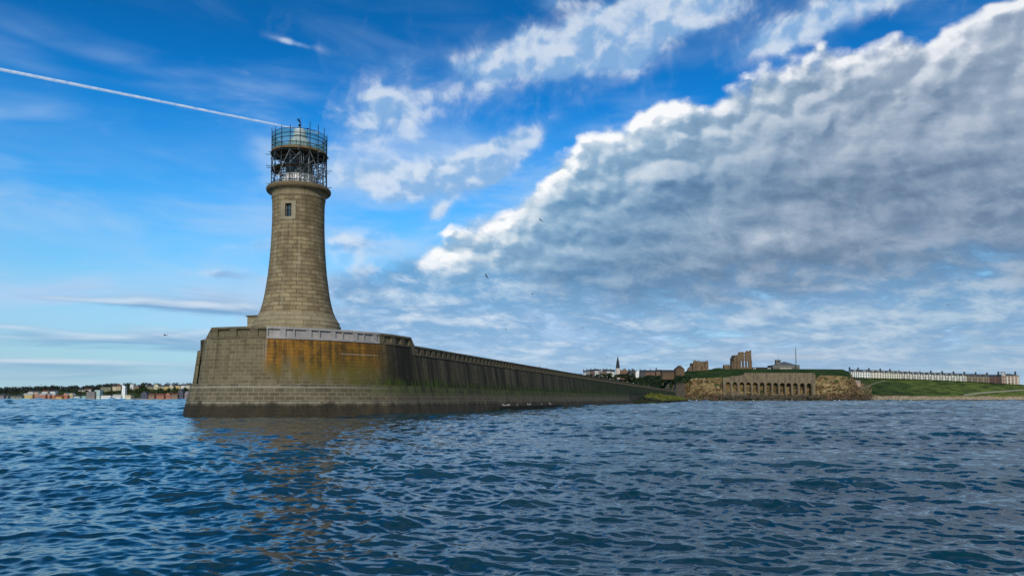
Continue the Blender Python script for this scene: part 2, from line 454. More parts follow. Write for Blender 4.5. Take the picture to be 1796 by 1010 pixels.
# ------------------------------------------------------------------ the sea
def build_sea():
    rng = np.random.default_rng(11)
    th_in = np.linspace(R(-39.5), R(39.5), 940)
    th_out = np.concatenate([np.linspace(R(41), R(180), 36)])
    th = np.concatenate([-th_out[::-1][:-1]-0.0, th_in, th_out])      # closes behind the boat
    r = [1.0]
    while r[-1] < 9000:
        q = r[-1]; r.append(q+max(0.045*q if q < 5 else 0.0043*q, 0.03) if q < 1200 else q*1.010)
    r = np.array(r); dr = np.gradient(r)
    NR, NT = len(r), len(th)
    n = 150
    lam = np.exp(rng.uniform(np.log(0.17), np.log(5.0), n))
    lam[:4] = (21.0, 27.0, 17.0, 33.0)
    main = R(-168)                                             # heading the waves run to (towards the boat, a little left)
    spread = np.where(lam > 2.5, 0.45, 0.70)
    hd = main+rng.normal(0, 1, n)*spread
    kx, ky = np.sin(hd)*2*np.pi/lam, np.cos(hd)*2*np.pi/lam
    slope = 0.0176*np.where(lam > 1.8, 0.72, 1.0)*np.where(lam < 0.6, 1.15, 1.0)
    amp = slope*lam/(2*np.pi)
    amp[:4] = (0.085, 0.10, 0.07, 0.09)
    ph = rng.uniform(0, 2*np.pi, n)
    dth = np.gradient(th)
    X = np.outer(r, np.sin(th)); Y = np.outer(r, np.cos(th))
    Z = np.zeros_like(X); DX = np.zeros_like(X); DY = np.zeros_like(X); LOST = np.zeros_like(X)
    # gusts: patches of rougher and calmer water
    gust = 1.0+0.32*np.sin(X*0.083+1.3*np.sin(Y*0.05))+0.26*np.sin(Y*0.11+X*0.04+0.7+1.1*np.sin(X*0.07))
    sp = np.maximum(dr[:, None], (r[:, None]*np.abs(dth)[None, :])*1.0)
    for i in range(n):
        w = np.clip((lam[i]/sp-2.2)/2.2, 0, 1); w = w*w*(3-2*w)
        act = w.max(axis=1) > 0
        if act.any():
            a = w[act]*amp[i]*(gust[act] if lam[i] < 3 else 1.0)
            p = kx[i]*X[act]+ky[i]*Y[act]+ph[i]
            s, c_ = np.sin(p), np.cos(p)
            Z[act] += a*c_
            ch = 0.85
            DX[act] -= ch*a*s*np.sin(hd[i]); DY[act] -= ch*a*s*np.cos(hd[i])
        LOST += (1-w*w)*(slope[i]**2)/2
    # what the grid cannot carry is handed to the shortest waves it can, so that the far sea stays as rough
    m_ = 130
    ll = np.exp(np.linspace(np.log(0.2), np.log(90.0), m_)*1.0+rng.normal(0, 0.01, m_)); hl = main+rng.normal(0, 1, m_)*0.62; pl = rng.uniform(0, 2*np.pi, m_)
    wl_ = np.exp(-(np.log(ll[None, :]/(4.2*np.maximum(dr, 0.045)[:, None])))**2/(2*0.34**2)); wl_[wl_ < 0.05] = 0
    tot = (wl_**2).sum(1)+1e-9
    inview = (np.abs(th) < R(40)).astype(float)[None, :]
    for i in range(m_):
        act = wl_[:, i] > 0
        if not act.any(): continue
        sl = np.sqrt(2*0.75*LOST[act]/tot[act][:, None])*wl_[act, i][:, None]*inview
        a = sl*ll[i]/(2*np.pi)*gust[act]
        p = (np.sin(hl[i])*X[act]+np.cos(hl[i])*Y[act])*2*np.pi/ll[i]+pl[i]
        Z[act] += a*np.cos(p)
        DX[act] -= 0.7*a*np.sin(p)*np.sin(hl[i]); DY[act] -= 0.7*a*np.sin(p)*np.cos(hl[i])
    LOST = LOST*np.where(inview > 0, 0.30, 1.0)
    X += DX; Y += DY
    co = np.stack([X, Y, Z], -1).reshape(-1, 3).astype(np.float32)
    I = np.arange(NR*NT).reshape(NR, NT)
    q = np.stack([I[:-1, :-1], I[:-1, 1:], I[1:, 1:], I[1:, :-1]], -1).reshape(-1, 4)[:, ::-1]
    me = bpy.data.meshes.new('sea')
    me.vertices.add(len(co)); me.vertices.foreach_set('co', co.ravel())
    me.loops.add(q.size); me.loops.foreach_set('vertex_index', q.ravel().astype(np.int32))
    me.polygons.add(len(q)); me.polygons.foreach_set('loop_start', np.arange(0, q.size, 4, dtype=np.int32))
    me.polygons.foreach_set('loop_total', np.full(len(q), 4, np.int32))
    me.update(calc_edges=True)
    me.polygons.foreach_set('use_smooth', np.ones(len(q), bool))
    at_ = me.attributes.new('ripple', 'FLOAT', 'POINT'); at_.data.foreach_set('value', np.sqrt(LOST).ravel().astype(np.float32))
    m, g = new_mat('sea_water')
    pos = g.pos()
    px, py, pz = g.sep(pos)
    flat = g.vec(px, py, 0.0)
    fine = g.vmath('SUBTRACT', g.noise(g.vmath('MULTIPLY', flat, (0.8, 1.25, 1)), 6.0, 4, 0.6, out=1), (0.5, 0.5, 0.5))
    mid = g.vmath('SUBTRACT', g.noise(g.vmath('MULTIPLY', flat, (0.7, 1.3, 1)), 0.9, 4, 0.62, 0.2, out=1), (0.5, 0.5, 0.5))
    lost = g.attr('ripple')
    mod = g.noise(flat, 0.06, 3, 0.5)
    off = g.vmath('ADD', g.vmath('SCALE', fine, scale=g.lin(mod, 0.3, 0.7, 0.20, 0.55)), g.vmath('SCALE', mid, scale=lost*8.0))
    off = g.vmath('MULTIPLY', off, (1, 1, 0))
    nn = S(g, g.n.new('ShaderNodeNewGeometry').outputs['Normal'])
    nor = g.vmath('NORMALIZE', g.vmath('ADD', nn, off))
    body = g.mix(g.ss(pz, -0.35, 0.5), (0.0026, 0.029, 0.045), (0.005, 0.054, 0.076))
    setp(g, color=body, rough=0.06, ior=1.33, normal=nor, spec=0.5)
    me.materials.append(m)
    o = bpy.data.objects.new('sea', me); C.objects.link(o)
    tag(o, kind='structure')
    # the bed, far below, so that the water has a bottom
build_sea()
# ------------------------------------------------------------------ the pier
PD = Vector((0.2756, 0.9613, 0)); PN = Vector((0.9613, -0.2756, 0))
def SC(s, c, z=0.0): return Vector((PD.x*s+PN.x*c, PD.y*s+PN.y*c, z))
def pxof(p): 
    d = Vector(p)-Vector((0, 0, EYE))
    fw = d.y*math.cos(PITCH)+d.z*math.sin(PITCH); up = -d.y*math.sin(PITCH)+d.z*math.cos(PITCH)
    return PX0+F*d.x/fw, PY0-F*up/fw

def chaikin(P, n):
    for _ in range(n):
        Q = [P[0]]
        for a, b in zip(P, P[1:]): Q += [a*0.75+b*0.25, a*0.25+b*0.75]
        Q.append(P[-1]); P = Q
    return P

PIER_C = -40.35
HEAD = [SC(73.9, -58.8), SC(72.7, -57.3), SC(72.9, -49.3), SC(83.8, -41.2), SC(92.4, -40.4), SC(99.0, PIER_C)]
HEAD = chaikin(HEAD, 4)
FAR = []
s = 101.0
while s < 640: FAR.append(SC(s, PIER_C)); s += 2.0 if s < 200 else 5.0
FAR.append(SC(640, PIER_C))
OUT = HEAD+FAR                                      # visible face, left corner of the head to the far end
def normals(P):
    N = []
    for k in range(len(P)):
        a = P[max(0, k-1)]; b = P[min(len(P)-1, k+1)]; t = (b-a).normalized(); N.append(Vector((t.y, -t.x, 0)))
    return N
NRM = normals(OUT)
U = [0.0]
for a, b in zip(OUT, OUT[1:]): U.append(U[-1]+(b-a).length)
def u_of_px(px, z=9.0):
    for k in range(len(OUT)-1):
        a = pxof((OUT[k].x, OUT[k].y, z))[0]; b = pxof((OUT[k+1].x, OUT[k+1].y, z))[0]
        if a <= px <= b: return U[k]+(U[k+1]-U[k])*(px-a)/(b-a)
    return U[-1]
def on(u):
    """point and outward normal at arc length u"""
    for k in range(len(U)-1):
        if U[k] <= u <= U[k+1]+1e-6:
            t = (u-U[k])/(U[k+1]-U[k]); return OUT[k].lerp(OUT[k+1], t), NRM[k].lerp(NRM[k+1], t).normalized()
    return OUT[-1], NRM[-1]
U_CON0, U_CON1 = u_of_px(467), u_of_px(665)
U_STEP = u_of_px(721)
U_FOOT = u_of_px(1100, 0.5)
Z_HEAD, Z_HSTR, Z_PIER, Z_PSTR = 10.28, 8.95, 9.22, 7.95

def masonry(name, bw, rh, c1, c2, cm, mortar=0.012, extra=None, bump=0.6, rough=0.85, var=0.25, uvin=None):
    if name in MATS: return MATS[name]
    m, g = new_mat(name)
    uv = g.uv()
    wob = g.vmath('SCALE', g.vmath('SUBTRACT', g.noise(uv, 1.6, 3, 0.6, out=1), (.5, .5, .5)), scale=0.05)
    uvw = g.vmath('ADD', uv, wob)
    col = g.brick(uvw, 1.0, mortar, bw, rh, c1, c2, cm, smooth=0.3)
    fac = g.brick(uvw, 1.0, mortar*1.3, bw, rh, out='Fac', smooth=0.6)
    u, v, _ = g.sep(uv)
    n = g.noise(uv, 0.7, 5, 0.6); n2 = g.noise(uv, 7.0, 4, 0.6)
    col = g.mix(1.0, col, g.mix(g.ss(n*0.6+n2*0.4, 0.3, 0.7), (1-var,)*3, (1+var,)*3), 'MULTIPLY')
    g.u, g.v, g.fac, g.n1, g.n2 = u, v, fac, n, n2
    if extra: col = extra(g, u, v, col)
    setp(g, color=col, rough=rough, spec=0.25)
    setp(g, normal=g.bump(n2*0.5-fac*1.0+n*0.4, bump, 0.05))
    return m

def wall_stains(g, u, v, col):
    """rust, weed and lime on the head and along the pier; u metres along the face, v metres above the sea"""
    st = g.noise(g.vec(u*1.1, v*0.10, 1.0), 1.0, 5, 0.6, 0.2)          # vertical streaks
    st2 = g.noise(g.vec(u*0.45, v*0.06, 4.0), 1.0, 4, 0.55, 0.2)
    st3 = g.noise(g.vec(u*2.6, v*0.09, 9.0), 1.0, 4, 0.6, 0.1)
    col = g.mix(g.ss(st*0.4+g.n1*0.35+st3*0.25, 0.46, 0.64)*0.60, col, (0.055, 0.046, 0.020))
    # rust below the new concrete parapet
    zone = g.ss(u, U_CON0-0.6, U_CON0+0.3)*g.ss(u, U_CON1+2.6, U_CON1-1.5)
    top = g.ss(v, 2.9, 8.9)
    patch = g.noise(g.vec(u*0.22, v*0.20, 7.0), 1.0, 4, 0.6, 0.4)
    rust = zone*g.ss(st*0.50+st2*0.45+patch*0.55+top*0.34-0.24, 0.42, 0.74)*g.ss(v, 3.2, 5.2)
    rcol = g.mix(g.ss(g.n2*0.25+st3*0.45+g.n1*0.3, 0.40, 0.60), (0.070, 0.034, 0.005), (0.40, 0.170, 0.012))
    rcol = g.mix(g.ss(v+(patch-0.5)*5, 7.2, 4.6)*0.75, rcol, (0.165, 0.125, 0.016))
    col = g.mix(rust*0.86, col, rcol)
    col = g.mix(g.fac*rust*0.35, col, (0.05, 0.035, 0.012))
    soot = zone*g.ss(st3*0.6+st*0.4, 0.52, 0.64)*g.ss(v, 5.0, 8.0)
    col = g.mix(soot*0.6, col, (0.050, 0.024, 0.008))
    # olive film under the rust and around the corner
    film = g.ss(u, U_CON0+1, U_CON0+8)*g.ss(st2*0.6+g.n1*0.4, 0.36, 0.62)*g.ss(v, 9, 4)
    col = g.mix(film*0.7, col, (0.115, 0.098, 0.018))
    # black streaks, growing along the face
    far = g.ss(u, U_CON1-6, U_CON1+5)
    black = g.ss(st*0.45+st3*0.35+st2*0.2+far*0.16, 0.48, 0.66)*(far*(0.85-0.45*g.ss(u, U_STEP-1, U_STEP+1))+0.10)
    longw = g.ss(u, U_STEP-1, U_STEP+1)
    col = g.mix(longw*g.ss(st2*0.7+st*0.3, 0.46, 0.60)*0.85, col, (0.014, 0.012, 0.009))
    col = g.mix(longw*g.ss(st3*0.6+st*0.4, 0.50, 0.60)*0.75, col, (0.200, 0.160, 0.100))
    col = g.mix(black, col, (0.018, 0.017, 0.012))
    # green weed along the pier
    weed = g.ss(u, U_STEP+40, U_STEP+170)*g.ss(g.noise(g.vec(u*0.10, v*0.3, 2.0), 1.0, 4, 0.6)+g.ss(u, U_STEP+40, U_STEP+230)*0.4, 0.44, 0.72)
    col = g.mix(weed*0.9, col, g.mix(g.ss(st3, 0.42, 0.60), (0.012, 0.020, 0.006), (0.046, 0.066, 0.012)))
    # weed line above the ledge
    wl = g.ss(u, U_CON0+5, U_CON1+8)*g.ss(v+(st-0.5)*3.0, 5.1, 3.9)
    col = g.mix(wl*0.92, col, g.mix(g.ss(st3, 0.42, 0.6), (0.014, 0.021, 0.004), (0.085, 0.120, 0.012)))
    col = g.mix(g.ss(u, U_FOOT-14, U_FOOT+20)*g.ss(v+(st-0.5)*3, 6.4, 4.2)*0.9, col, g.mix(g.ss(st3, 0.40, 0.60), (0.008, 0.011, 0.004), (0.028, 0.038, 0.008)))
    # lime runs
    lime = g.ss(g.noise(g.vec(u*2.2, v*0.22, 12.0), 1.0, 3, 0.5), 0.70, 0.76)*g.ss(u, U_STEP+3, U_CON0)*0.5
    lime = lime+g.ss(g.math('ABSOLUTE', u-(U_CON0-0.15)), 0.35, 0.05)*g.ss(v, 4.8, 8.2)*g.ss(st3, 0.35, 0.55)*0.75
    lime = lime+g.ss(g.math('ABSOLUTE', v-7.42), 0.07, 0.02)*g.ss(u, U_CON0+8.4, U_CON0+8.9)*g.ss(u, U_CON0+14.2, U_CON0+13.6)*0.7
    return g.mix(g.math('MULTIPLY', lime, 0.8, clamp=True), col, (0.40, 0.36, 0.28))

def foot_stains(g, u, v, col):
    st = g.noise(g.vec(u*0.8, v*0.25, 1.0), 1.0, 4, 0.6, 0.2)
    # paler pointed courses
    for zl in (3.42, 1.62):
        col = g.mix(g.ss(g.math('ABSOLUTE', v-zl), 0.075, 0.03)*g.ss(st, 0.28, 0.45)*g.ss(u, 75, 10)*0.8, col, (0.40, 0.37, 0.29))
    wet = g.ss(v+(st-0.5)*1.1+(g.n1-0.5)*0.8, 1.75, 1.15)
    col = g.mix(wet*0.9, col, g.mix(g.ss(g.n2*0.6+st*0.4, 0.42, 0.62), (0.014, 0.012, 0.007), (0.048, 0.034, 0.018)))
    grn = g.ss(v+(st-0.5)*1.4, 2.4, 3.0)*g.ss(u, U_CON0+6, U_CON1+6)
    col = g.mix(grn*0.9, col, g.mix(g.ss(st, 0.40, 0.58), (0.020, 0.030, 0.005), (0.085, 0.120, 0.012)))
    far = g.ss(u, U_CON0, U_STEP)
    return g.mix(far*0.40, col, g.mix(g.ss(st*0.5+g.n2*0.5, 0.40, 0.60), (0.050, 0.042, 0.028), (0.150, 0.120, 0.076)))

M_wall = masonry('weathered_stone_wall', 0.92, 0.42, (0.125, 0.096, 0.050), (0.195, 0.155, 0.086), (0.29, 0.245, 0.155), 0.028, wall_stains)
M_foot = masonry('footing_stone', 1.05, 0.47, (0.105, 0.080, 0.046), (0.160, 0.126, 0.075), (0.32, 0.28, 0.19), 0.028, foot_stains)
M_parapet = masonry('parapet_stone', 1.5, 0.65, (0.120, 0.096, 0.054), (0.180, 0.146, 0.088), (0.08, 0.065, 0.04), 0.025, None)
def con_extra(g, u, v, col):
    return g.mix(g.ss(g.noise(g.vec(u*1.5, v*0.3, 1.0), 1.0, 4, 0.6), 0.52, 0.68)*0.45, col, (0.16, 0.14, 0.12))
M_conc = masonry('new_concrete', 2.9, 3.0, (0.33, 0.30, 0.28), (0.38, 0.35, 0.33), (0.25, 0.23, 0.21), 0.004, con_extra, bump=0.3)

pier = thing('stone_pier', (OUT[0].x, OUT[0].y, 0), 'long stone pier with a rounded rust-stained head running back to the headland', 'pier')

def strip(mb, u0, u1, prof, step=None, cap=False):
    """a band along the face; prof = [(offset, z)] from top to bottom"""
    us = [u0]+[q for q in U if u0+1e-3 < q < u1-1e-3]+[u1]
    if step:
        us = sorted(set(us) | set(np.arange(u0, u1, step).tolist()))
    R_ = []
    for q in us:
        p, nrm = on(q); R_.append([(p.x+nrm.x*o_, p.y+nrm.y*o_, z) for o_, z in prof])
    for i in range(len(us)-1):
        for j in range(len(prof)-1):
            mb.quad([R_[i][j+1], R_[i+1][j+1], R_[i+1][j], R_[i][j]],
                    [(us[i], prof[j+1][1]), (us[i+1], prof[j+1][1]), (us[i+1], prof[j][1]), (us[i], prof[j][1])])
    if cap:
        for q, flip in ((0, False), (-1, True)):
            P = R_[q][::-1] if flip else R_[q]
            mb.quad(P, [(0, p[2]) for p in P])

# main face of head and pier
b = MB()
strip(b, 0, U_STEP, [(0, Z_HSTR), (0.62, 3.75)])
strip(b, U_STEP, U[-1], [(0, Z_PSTR), (0.62, 3.75)])
q, nq = on(U_STEP)
b.build('wall', M_wall, pier)
# footing that spreads into the sea, with the sloped ledge on top
b = MB()
strip(b, 0.0, U_FOOT, [(0.62, 3.75), (0.67, 3.50), (2.05, -3.0)])
p, nq = on(U_FOOT)
b.quad([p+nq*0.62+Vector((0, 0, 3.75)), p+nq*-1+Vector((0, 0, 3.75)), p+nq*-1+Vector((0, 0, -3)), p+nq*2.05+Vector((0, 0, -3)), p+nq*0.67+Vector((0, 0, 3.5))])
bw_ = MB(); strip(bw_, U_FOOT+0.01, U[-1], [(0.62, 3.75), (0.75, -3.0)])
# left end of the footing, turning away
FL = [SC(73.9, -58.8), SC(74.2, -59.9), SC(77.0, -62.4), SC(100, -64.6)]
FN = [NRM[0], SC(-1, -0.25), SC(-0.8, -1), SC(0, -1)]
FN = [v.normalized() for v in FN]; FN[0] = NRM[0]
uu = 0.0
for k in range(3):
    l = (FL[k+1]-FL[k]).length
    pr = [(0.62, 3.75), (0.67, 3.50), (2.05, -3.0)]
    for j in range(2):
        P = [FL[k+1]+FN[k+1]*pr[j+1][0], FL[k]+FN[k]*pr[j+1][0], FL[k]+FN[k]*pr[j][0], FL[k+1]+FN[k+1]*pr[j][0]]
        Z = [pr[j+1][1], pr[j+1][1], pr[j][1], pr[j][1]]
        b.quad([(v.x, v.y, z) for v, z in zip(P, Z)], [(-uu-l, Z[0]), (-uu, Z[1]), (-uu, Z[2]), (-uu-l, Z[3])])
    uu += l
b.build('footing', M_foot, pier)
bw_.build('weedy_foot', plain('weedy_rock', (0.030, 0.028, 0.018), 0.8, 0.7, 0.5, c2=(0.075, 0.060, 0.036)), pier)

# left flank: a deep slot beside the corner, then a lower buttress
def battered(mb, P, z0, z1, bat, uo=0.0):
    """vertical faces along a polyline (left to right seen from outside) leaning out by bat at the foot"""
    N = normals(P); q = uo
    for k in range(len(P)-1):
        l = (P[k+1]-P[k]).length
        A, B_ = P[k]+N[k]*bat, P[k+1]+N[k+1]*bat
        mb.quad([(A.x, A.y, z0), (B_.x, B_.y, z0), (P[k+1].x, P[k+1].y, z1), (P[k].x, P[k].y, z1)], [(q, z0), (q+l, z0), (q+l, z1), (q, z1)])
        q += l
b = MB()
LW = [SC(100, -64.6), SC(77.2, -62.4), SC(74.3, -60.0), SC(74.1, -59.35)]
battered(b, LW, 3.5, 7.75, 0.55, -40)
SL = [SC(74.1, -59.35), SC(76.2, -59.15), SC(76.2, -58.75), SC(73.9, -58.8)]
battered(b, SL, 3.3, 8.95, 0.0, -12)
tp = [SC(74.1, -59.35, 7.75), SC(76.2, -59.15, 7.75), SC(98, -59.0, 7.75), SC(100, -64.6, 7.75), SC(77.2, -62.4, 7.75), SC(74.3, -60.0, 7.75)]
b.quad(tp)
b.build('flank_buttress', M_wall, pier)
# deck of head and pier
b = MB()
hd = [on(q)[0] for q in np.linspace(0, U_STEP, 60)]
b.slab([(p.x, p.y) for p in [SC(100, -58.9), SC(76.3, -58.8)]+hd+[SC(100, -42)]], 8.2, 8.9)
b.slab([tuple(SC(100, -58).xy), tuple(SC(100, PIER_C-0.05).xy), tuple(SC(640, PIER_C-0.05).xy), tuple(SC(640, -54).xy)], 6.6, 7.2)
b.build('deck', plain('deck_concrete', (0.24, 0.22, 0.19), 0.9, 0.2, 0.6), pier)
# left face hidden from the boat
b = MB()
b.quad([SC(640, -54, -3), SC(100, -54, -3), SC(100, -54, 7.1), SC(640, -54, 7.1)], [(0, -3), (540, -3), (540, 7.1), (0, 7.1)])
b.quad([SC(640, PIER_C, -3), SC(640, -54, -3), SC(640, -54, 7.1), SC(640, PIER_C, 7.95)])
b.build('lee_wall', M_wall, pier)

def parapet(name, mat, u0, u1, zb, zt, pitch, wide, slope0=None, slope1=None, alt=None, recess=0.14):
    """plain wall with pilasters, a plinth and a coping; recessed panels between"""
    mb = MB()
    strip(mb, u0, u1, [(-0.60, zt-0.24), (-0.60, zb-0.6)][::-1][::-1] and [(-recess, zt-0.24), (-recess, zb)])
    strip(mb, u0, u1, [(-0.70, zt), (0.06, zt), (0.06, zt-0.26), (-recess-0.01, zt-0.26)], cap=False)         # coping
    strip(mb, u0, u1, [(-recess-0.01, zb+0.24), (0.10, zb+0.20), (0.10, zb-0.02), (-0.02, zb-0.02)])            # plinth / string course
    us = [u0]+[q for q in U if u0+1e-3 < q < u1-1e-3]+[u1]
    for a, e in zip(us, us[1:]):                                                                             # inner face
        p0, n0 = on(a); p1, n1 = on(e)
        A, B_ = p0-n0*0.70, p1-n1*0.70
        mb.quad([(B_.x, B_.y, zb-0.2), (A.x, A.y, zb-0.2), (A.x, A.y, zt), (B_.x, B_.y, zt)], [(e, zb), (a, zb), (a, zt), (e, zt)])
    for q, flip in ((u0, 0), (u1, 1)):
        p, n_ = on(q); P = [p+n_*0.02+Vector((0, 0, zb)), p-n_*0.70+Vector((0, 0, zb)), p-n_*0.70+Vector((0, 0, zt)), p+n_*0.02+Vector((0, 0, zt))]
        mb.quad(P[::-1] if flip else P, [(0, zb), (.7, zb), (.7, zt), (0, zt)])
    q = u0+0.02; k = 0
    while q < u1-0.3:
        w = wide if alt is None or k % 2 == 0 else alt
        e = min(q+w, u1-0.02)
        p0, n0 = on(q); p1, n1 = on(e); o_ = 0.0
        P = [p0-n0*(recess+0.02), p0+n0*o_, p1+n1*o_, p1-n1*(recess+0.02)]
        z0, z1 = zb+0.19, zt-0.255
        mb.hexa([(v.x, v.y, z0) for v in P]+[(v.x, v.y, z1) for v in P])
        q += pitch if q < U_STEP+120 else pitch; k += 1
    return mb
U_LEFT = u_of_px(371, 9.6)
parapet('p', M_parapet, U_LEFT, U_CON0, Z_HSTR, Z_HEAD, 2.55, 0.9, recess=0.24).build('parapet', M_parapet, pier)
parapet('p', M_conc, U_CON0+0.004, U_CON1, Z_HSTR, Z_HEAD+0.03, 1.48, 0.16, alt=0.62, recess=0.20).build('concrete_parapet', M_conc, pier)
parapet('p', M_parapet, U_CON1+0.004, U_STEP-0.1, Z_HSTR, Z_HEAD, 2.3, 0.9, recess=0.24).build('parapet', M_parapet, pier)
# long pier parapet: a row of square openings under the coping
mb = parapet('p', M_parapet, U_STEP+1.0, U[-1], Z_PSTR, Z_PIER, 2.05, 1.05, recess=0.22)
mb.build('parapet', M_parapet, pier)
# sloped ends where the raised parapet steps down
for u0, u1, z1 in ((U_STEP-0.1, U_STEP+1.0, Z_PIER), (U_LEFT, 0.6, 8.98)):
    b = MB()
    p0, n0 = on(u0); p1, n1 = on(u1)
    zb = Z_PSTR if z1 == Z_PIER else 8.9
    lo = [p0-n0*0.68, p0+n0*0.03, p1+n1*0.03, p1-n1*0.68]
    if u1 < u0: lo = [lo[3], lo[2], lo[1], lo[0]]; zt = [z1, z1, Z_HEAD-0.02, Z_HEAD-0.02]
    else: zt = [Z_HEAD-0.02, Z_HEAD-0.02, z1, z1]
    b.hexa([(v.x, v.y, zb) for v in lo]+[(v.x, v.y, z) for v, z in zip(lo, zt)])
    b.build('parapet_ramp', M_parapet, pier)

# dark cabinet standing on the low flank
Mdark = plain('dark_blue_paint', (0.022, 0.030, 0.042), 0.5, 0.3, 2.0)
cb = SC(75.6, -59.9, 7.75)
cab = thing('equipment_cabinet', cb, 'dark blue-black cabinet on the low left flank of the pier head', 'cabinet')
b = MB(); b.box((cb.x, cb.y, 7.75+0.62), (0.9, 0.8, 1.2), R(-16)); b.build('cabinet_body', Mdark, cab)
b = MB(); b.hexa([(cb.x-0.52, cb.y-0.46, 8.973), (cb.x+0.52, cb.y-0.46, 8.973), (cb.x+0.52, cb.y+0.46, 8.973), (cb.x-0.52, cb.y+0.46, 8.973),
                  (cb.x-0.52, cb.y-0.46, 9.030), (cb.x+0.52, cb.y-0.46, 9.250), (cb.x+0.52, cb.y+0.46, 9.250), (cb.x-0.52, cb.y+0.46, 9.030)]); b.build('sloping_lid', Mdark, cab)
b = MB(); b.box((cb.x, cb.y, 7.76), (1.0, 0.9, 0.02), R(-16)); b.build('base_plate', Mdark, cab)

# ------------------------------------------------------------------ the lighthouse
TY = 96.4
TC = at(521.0, 570, TY); TC = Vector((TC.x, TY, 8.9))
MPP = TY/F
def tz(py): return at(521.0, py, TY).z
def rz_(half, py): return (half*MPP, tz(py))
lh = thing('lighthouse', (TC.x, TC.y, 8.9), 'tall tapering stone lighthouse tower standing on the pier head', 'lighthouse')
def tower_extra(g, u, v, col):
    st = g.noise(g.vec(u*1.2, v*0.07, 3.0), 1.0, 4, 0.6, 0.1)
    rows = g.noise(g.vec(u*0.35, v*1.9, 6.0), 1.0, 2, 0.5)
    col = g.mix(g.ss(rows, 0.5, 0.68)*0.45, col, (0.130, 0.092, 0.046))
    col = g.mix(g.ss(st, 0.48, 0.66)*0.5*g.ss(v, 17, 27), col, (0.10, 0.070, 0.036))
    big = g.noise(g.vec(u*0.22, v*0.10, 11.0), 1.0, 4, 0.6, 0.3)
    col = g.mix(g.ss(big, 0.50, 0.66)*0.40, col, (0.125, 0.095, 0.052))
    col = g.mix(g.ss(g.noise(g.vec(u*1.6, v*0.12, 15.0), 1.0, 3, 0.5), 0.60, 0.70)*0.35, col, (0.40, 0.34, 0.24))
    return col
NB = 19
M_tower = masonry('tower_stone', 2*math.pi/NB, 0.525/1.0, (0.215, 0.168, 0.100), (0.300, 0.240, 0.150), (0.36, 0.30, 0.20), 0.014, tower_extra, bump=0.9)
# masonry() works in metres: the tower gives u as angle*4.2
MATS.pop('tower_stone'); bpy.data.materials.remove(M_tower)
M_tower = masonry('tower_stone', 2*math.pi*4.2/NB, 0.525, (0.215, 0.156, 0.080), (0.320, 0.244, 0.134), (0.120, 0.088, 0.046), 0.034, tower_extra, bump=0.9, var=0.3)
M_ashlar = masonry('smooth_ashlar', 1.9, 0.62, (0.27, 0.212, 0.122), (0.33, 0.262, 0.156), (0.12, 0.092, 0.052), 0.03, None, bump=0.3)
sh = [(64.5, 553), (61.5, 545), (58.2, 533), (55.2, 518), (52.6, 500), (50.2, 482), (48.3, 462), (46.6, 440), (45.4, 415), (44.8, 395), (44.6, 375), (44.9, 362), (45.6, 352)]
b = MB()
shp = [553-2.871*k for k in range(71)]; xs_, ys_ = [q[1] for q in sh[::-1]], [q[0] for q in sh[::-1]]
b.lathe([rz_(float(np.interp(p, xs_, ys_)), p) for p in shp], (TC.x, TC.y), 76, 4.2)
# leave the wall open behind the window
wang = math.atan2(-TC.y, -TC.x)-math.asin(17.0/44.6)
zc = at(505, 368.0, TY-3.25).z
keep = []
for i_, f in enumerate(b.f):
    cx_, cy_, cz_ = (sum(b.v[k][j] for k in f)/4 for j in range(3))
    da = (math.atan2(cy_-TC.y, cx_-TC.x)-wang+math.pi) % (2*math.pi)-math.pi
    if not (abs(da) < R(9) and zc-0.9 < cz_ < zc+0.95): keep.append(i_)
b.f = [b.f[k] for k in keep]; b.uv = [b.uv[k] for k in keep]; b.m = [b.m[k] for k in keep]
b.build('shaft', M_tower, lh, smooth=True)
b = MB(); b.lathe([(75.5*MPP, 8.9), (75.5*MPP, tz(573)), (73.4*MPP, tz(571)), (73.0*MPP, tz(567)), (69.5*MPP, tz(562)), (67.0*MPP, tz(557.5)), (66.2*MPP, tz(557)), (65.2*MPP, tz(553.5)), (64.3*MPP, tz(553))], (TC.x, TC.y), 76, 5.0)
b.build('base_course', M_ashlar, lh)
# gallery cornice
b = MB()
CO = [(45.6, 352.0), (46.4, 351.6), (46.4, 349.8), (45.7, 349.4), (46.2, 346.5), (47.6, 344.0), (50.0, 342.2), (51.4, 341.6), (51.4, 340.9), (53.6, 340.3), (55.0, 338.7), (55.6, 336.6), (55.4, 334.6), (54.4, 332.8), (53.0, 332.0), (30.0, 331.4)]
b.lathe([rz_(h, p) for h, p in CO], (TC.x, TC.y), 76, 4.2)
def corn_extra(g, u, v, col):
    st = g.noise(g.vec(u*2.0, v*0.2, 3.0), 1.0, 4, 0.6, 0.1)
    zt = tz(341.2)
    col = g.mix(g.ss(v+(st-0.5)*0.4, zt-0.05, zt+0.12)*0.75, col, g.mix(g.ss(g.n2, 0.4, 0.65), (0.085, 0.060, 0.030), (0.19, 0.125, 0.055)))
    return g.mix(g.ss(st, 0.58, 0.68)*0.5, col, (0.16, 0.08, 0.02))
M_corn = masonry('cornice_stone', 1.9, 6.0, (0.25, 0.195, 0.112), (0.29, 0.23, 0.136), (0.13, 0.10, 0.055), 0.03, corn_extra, bump=0.4)
b.build('gallery_cornice', M_corn, lh, smooth=False)
GZ = tz(331.4)
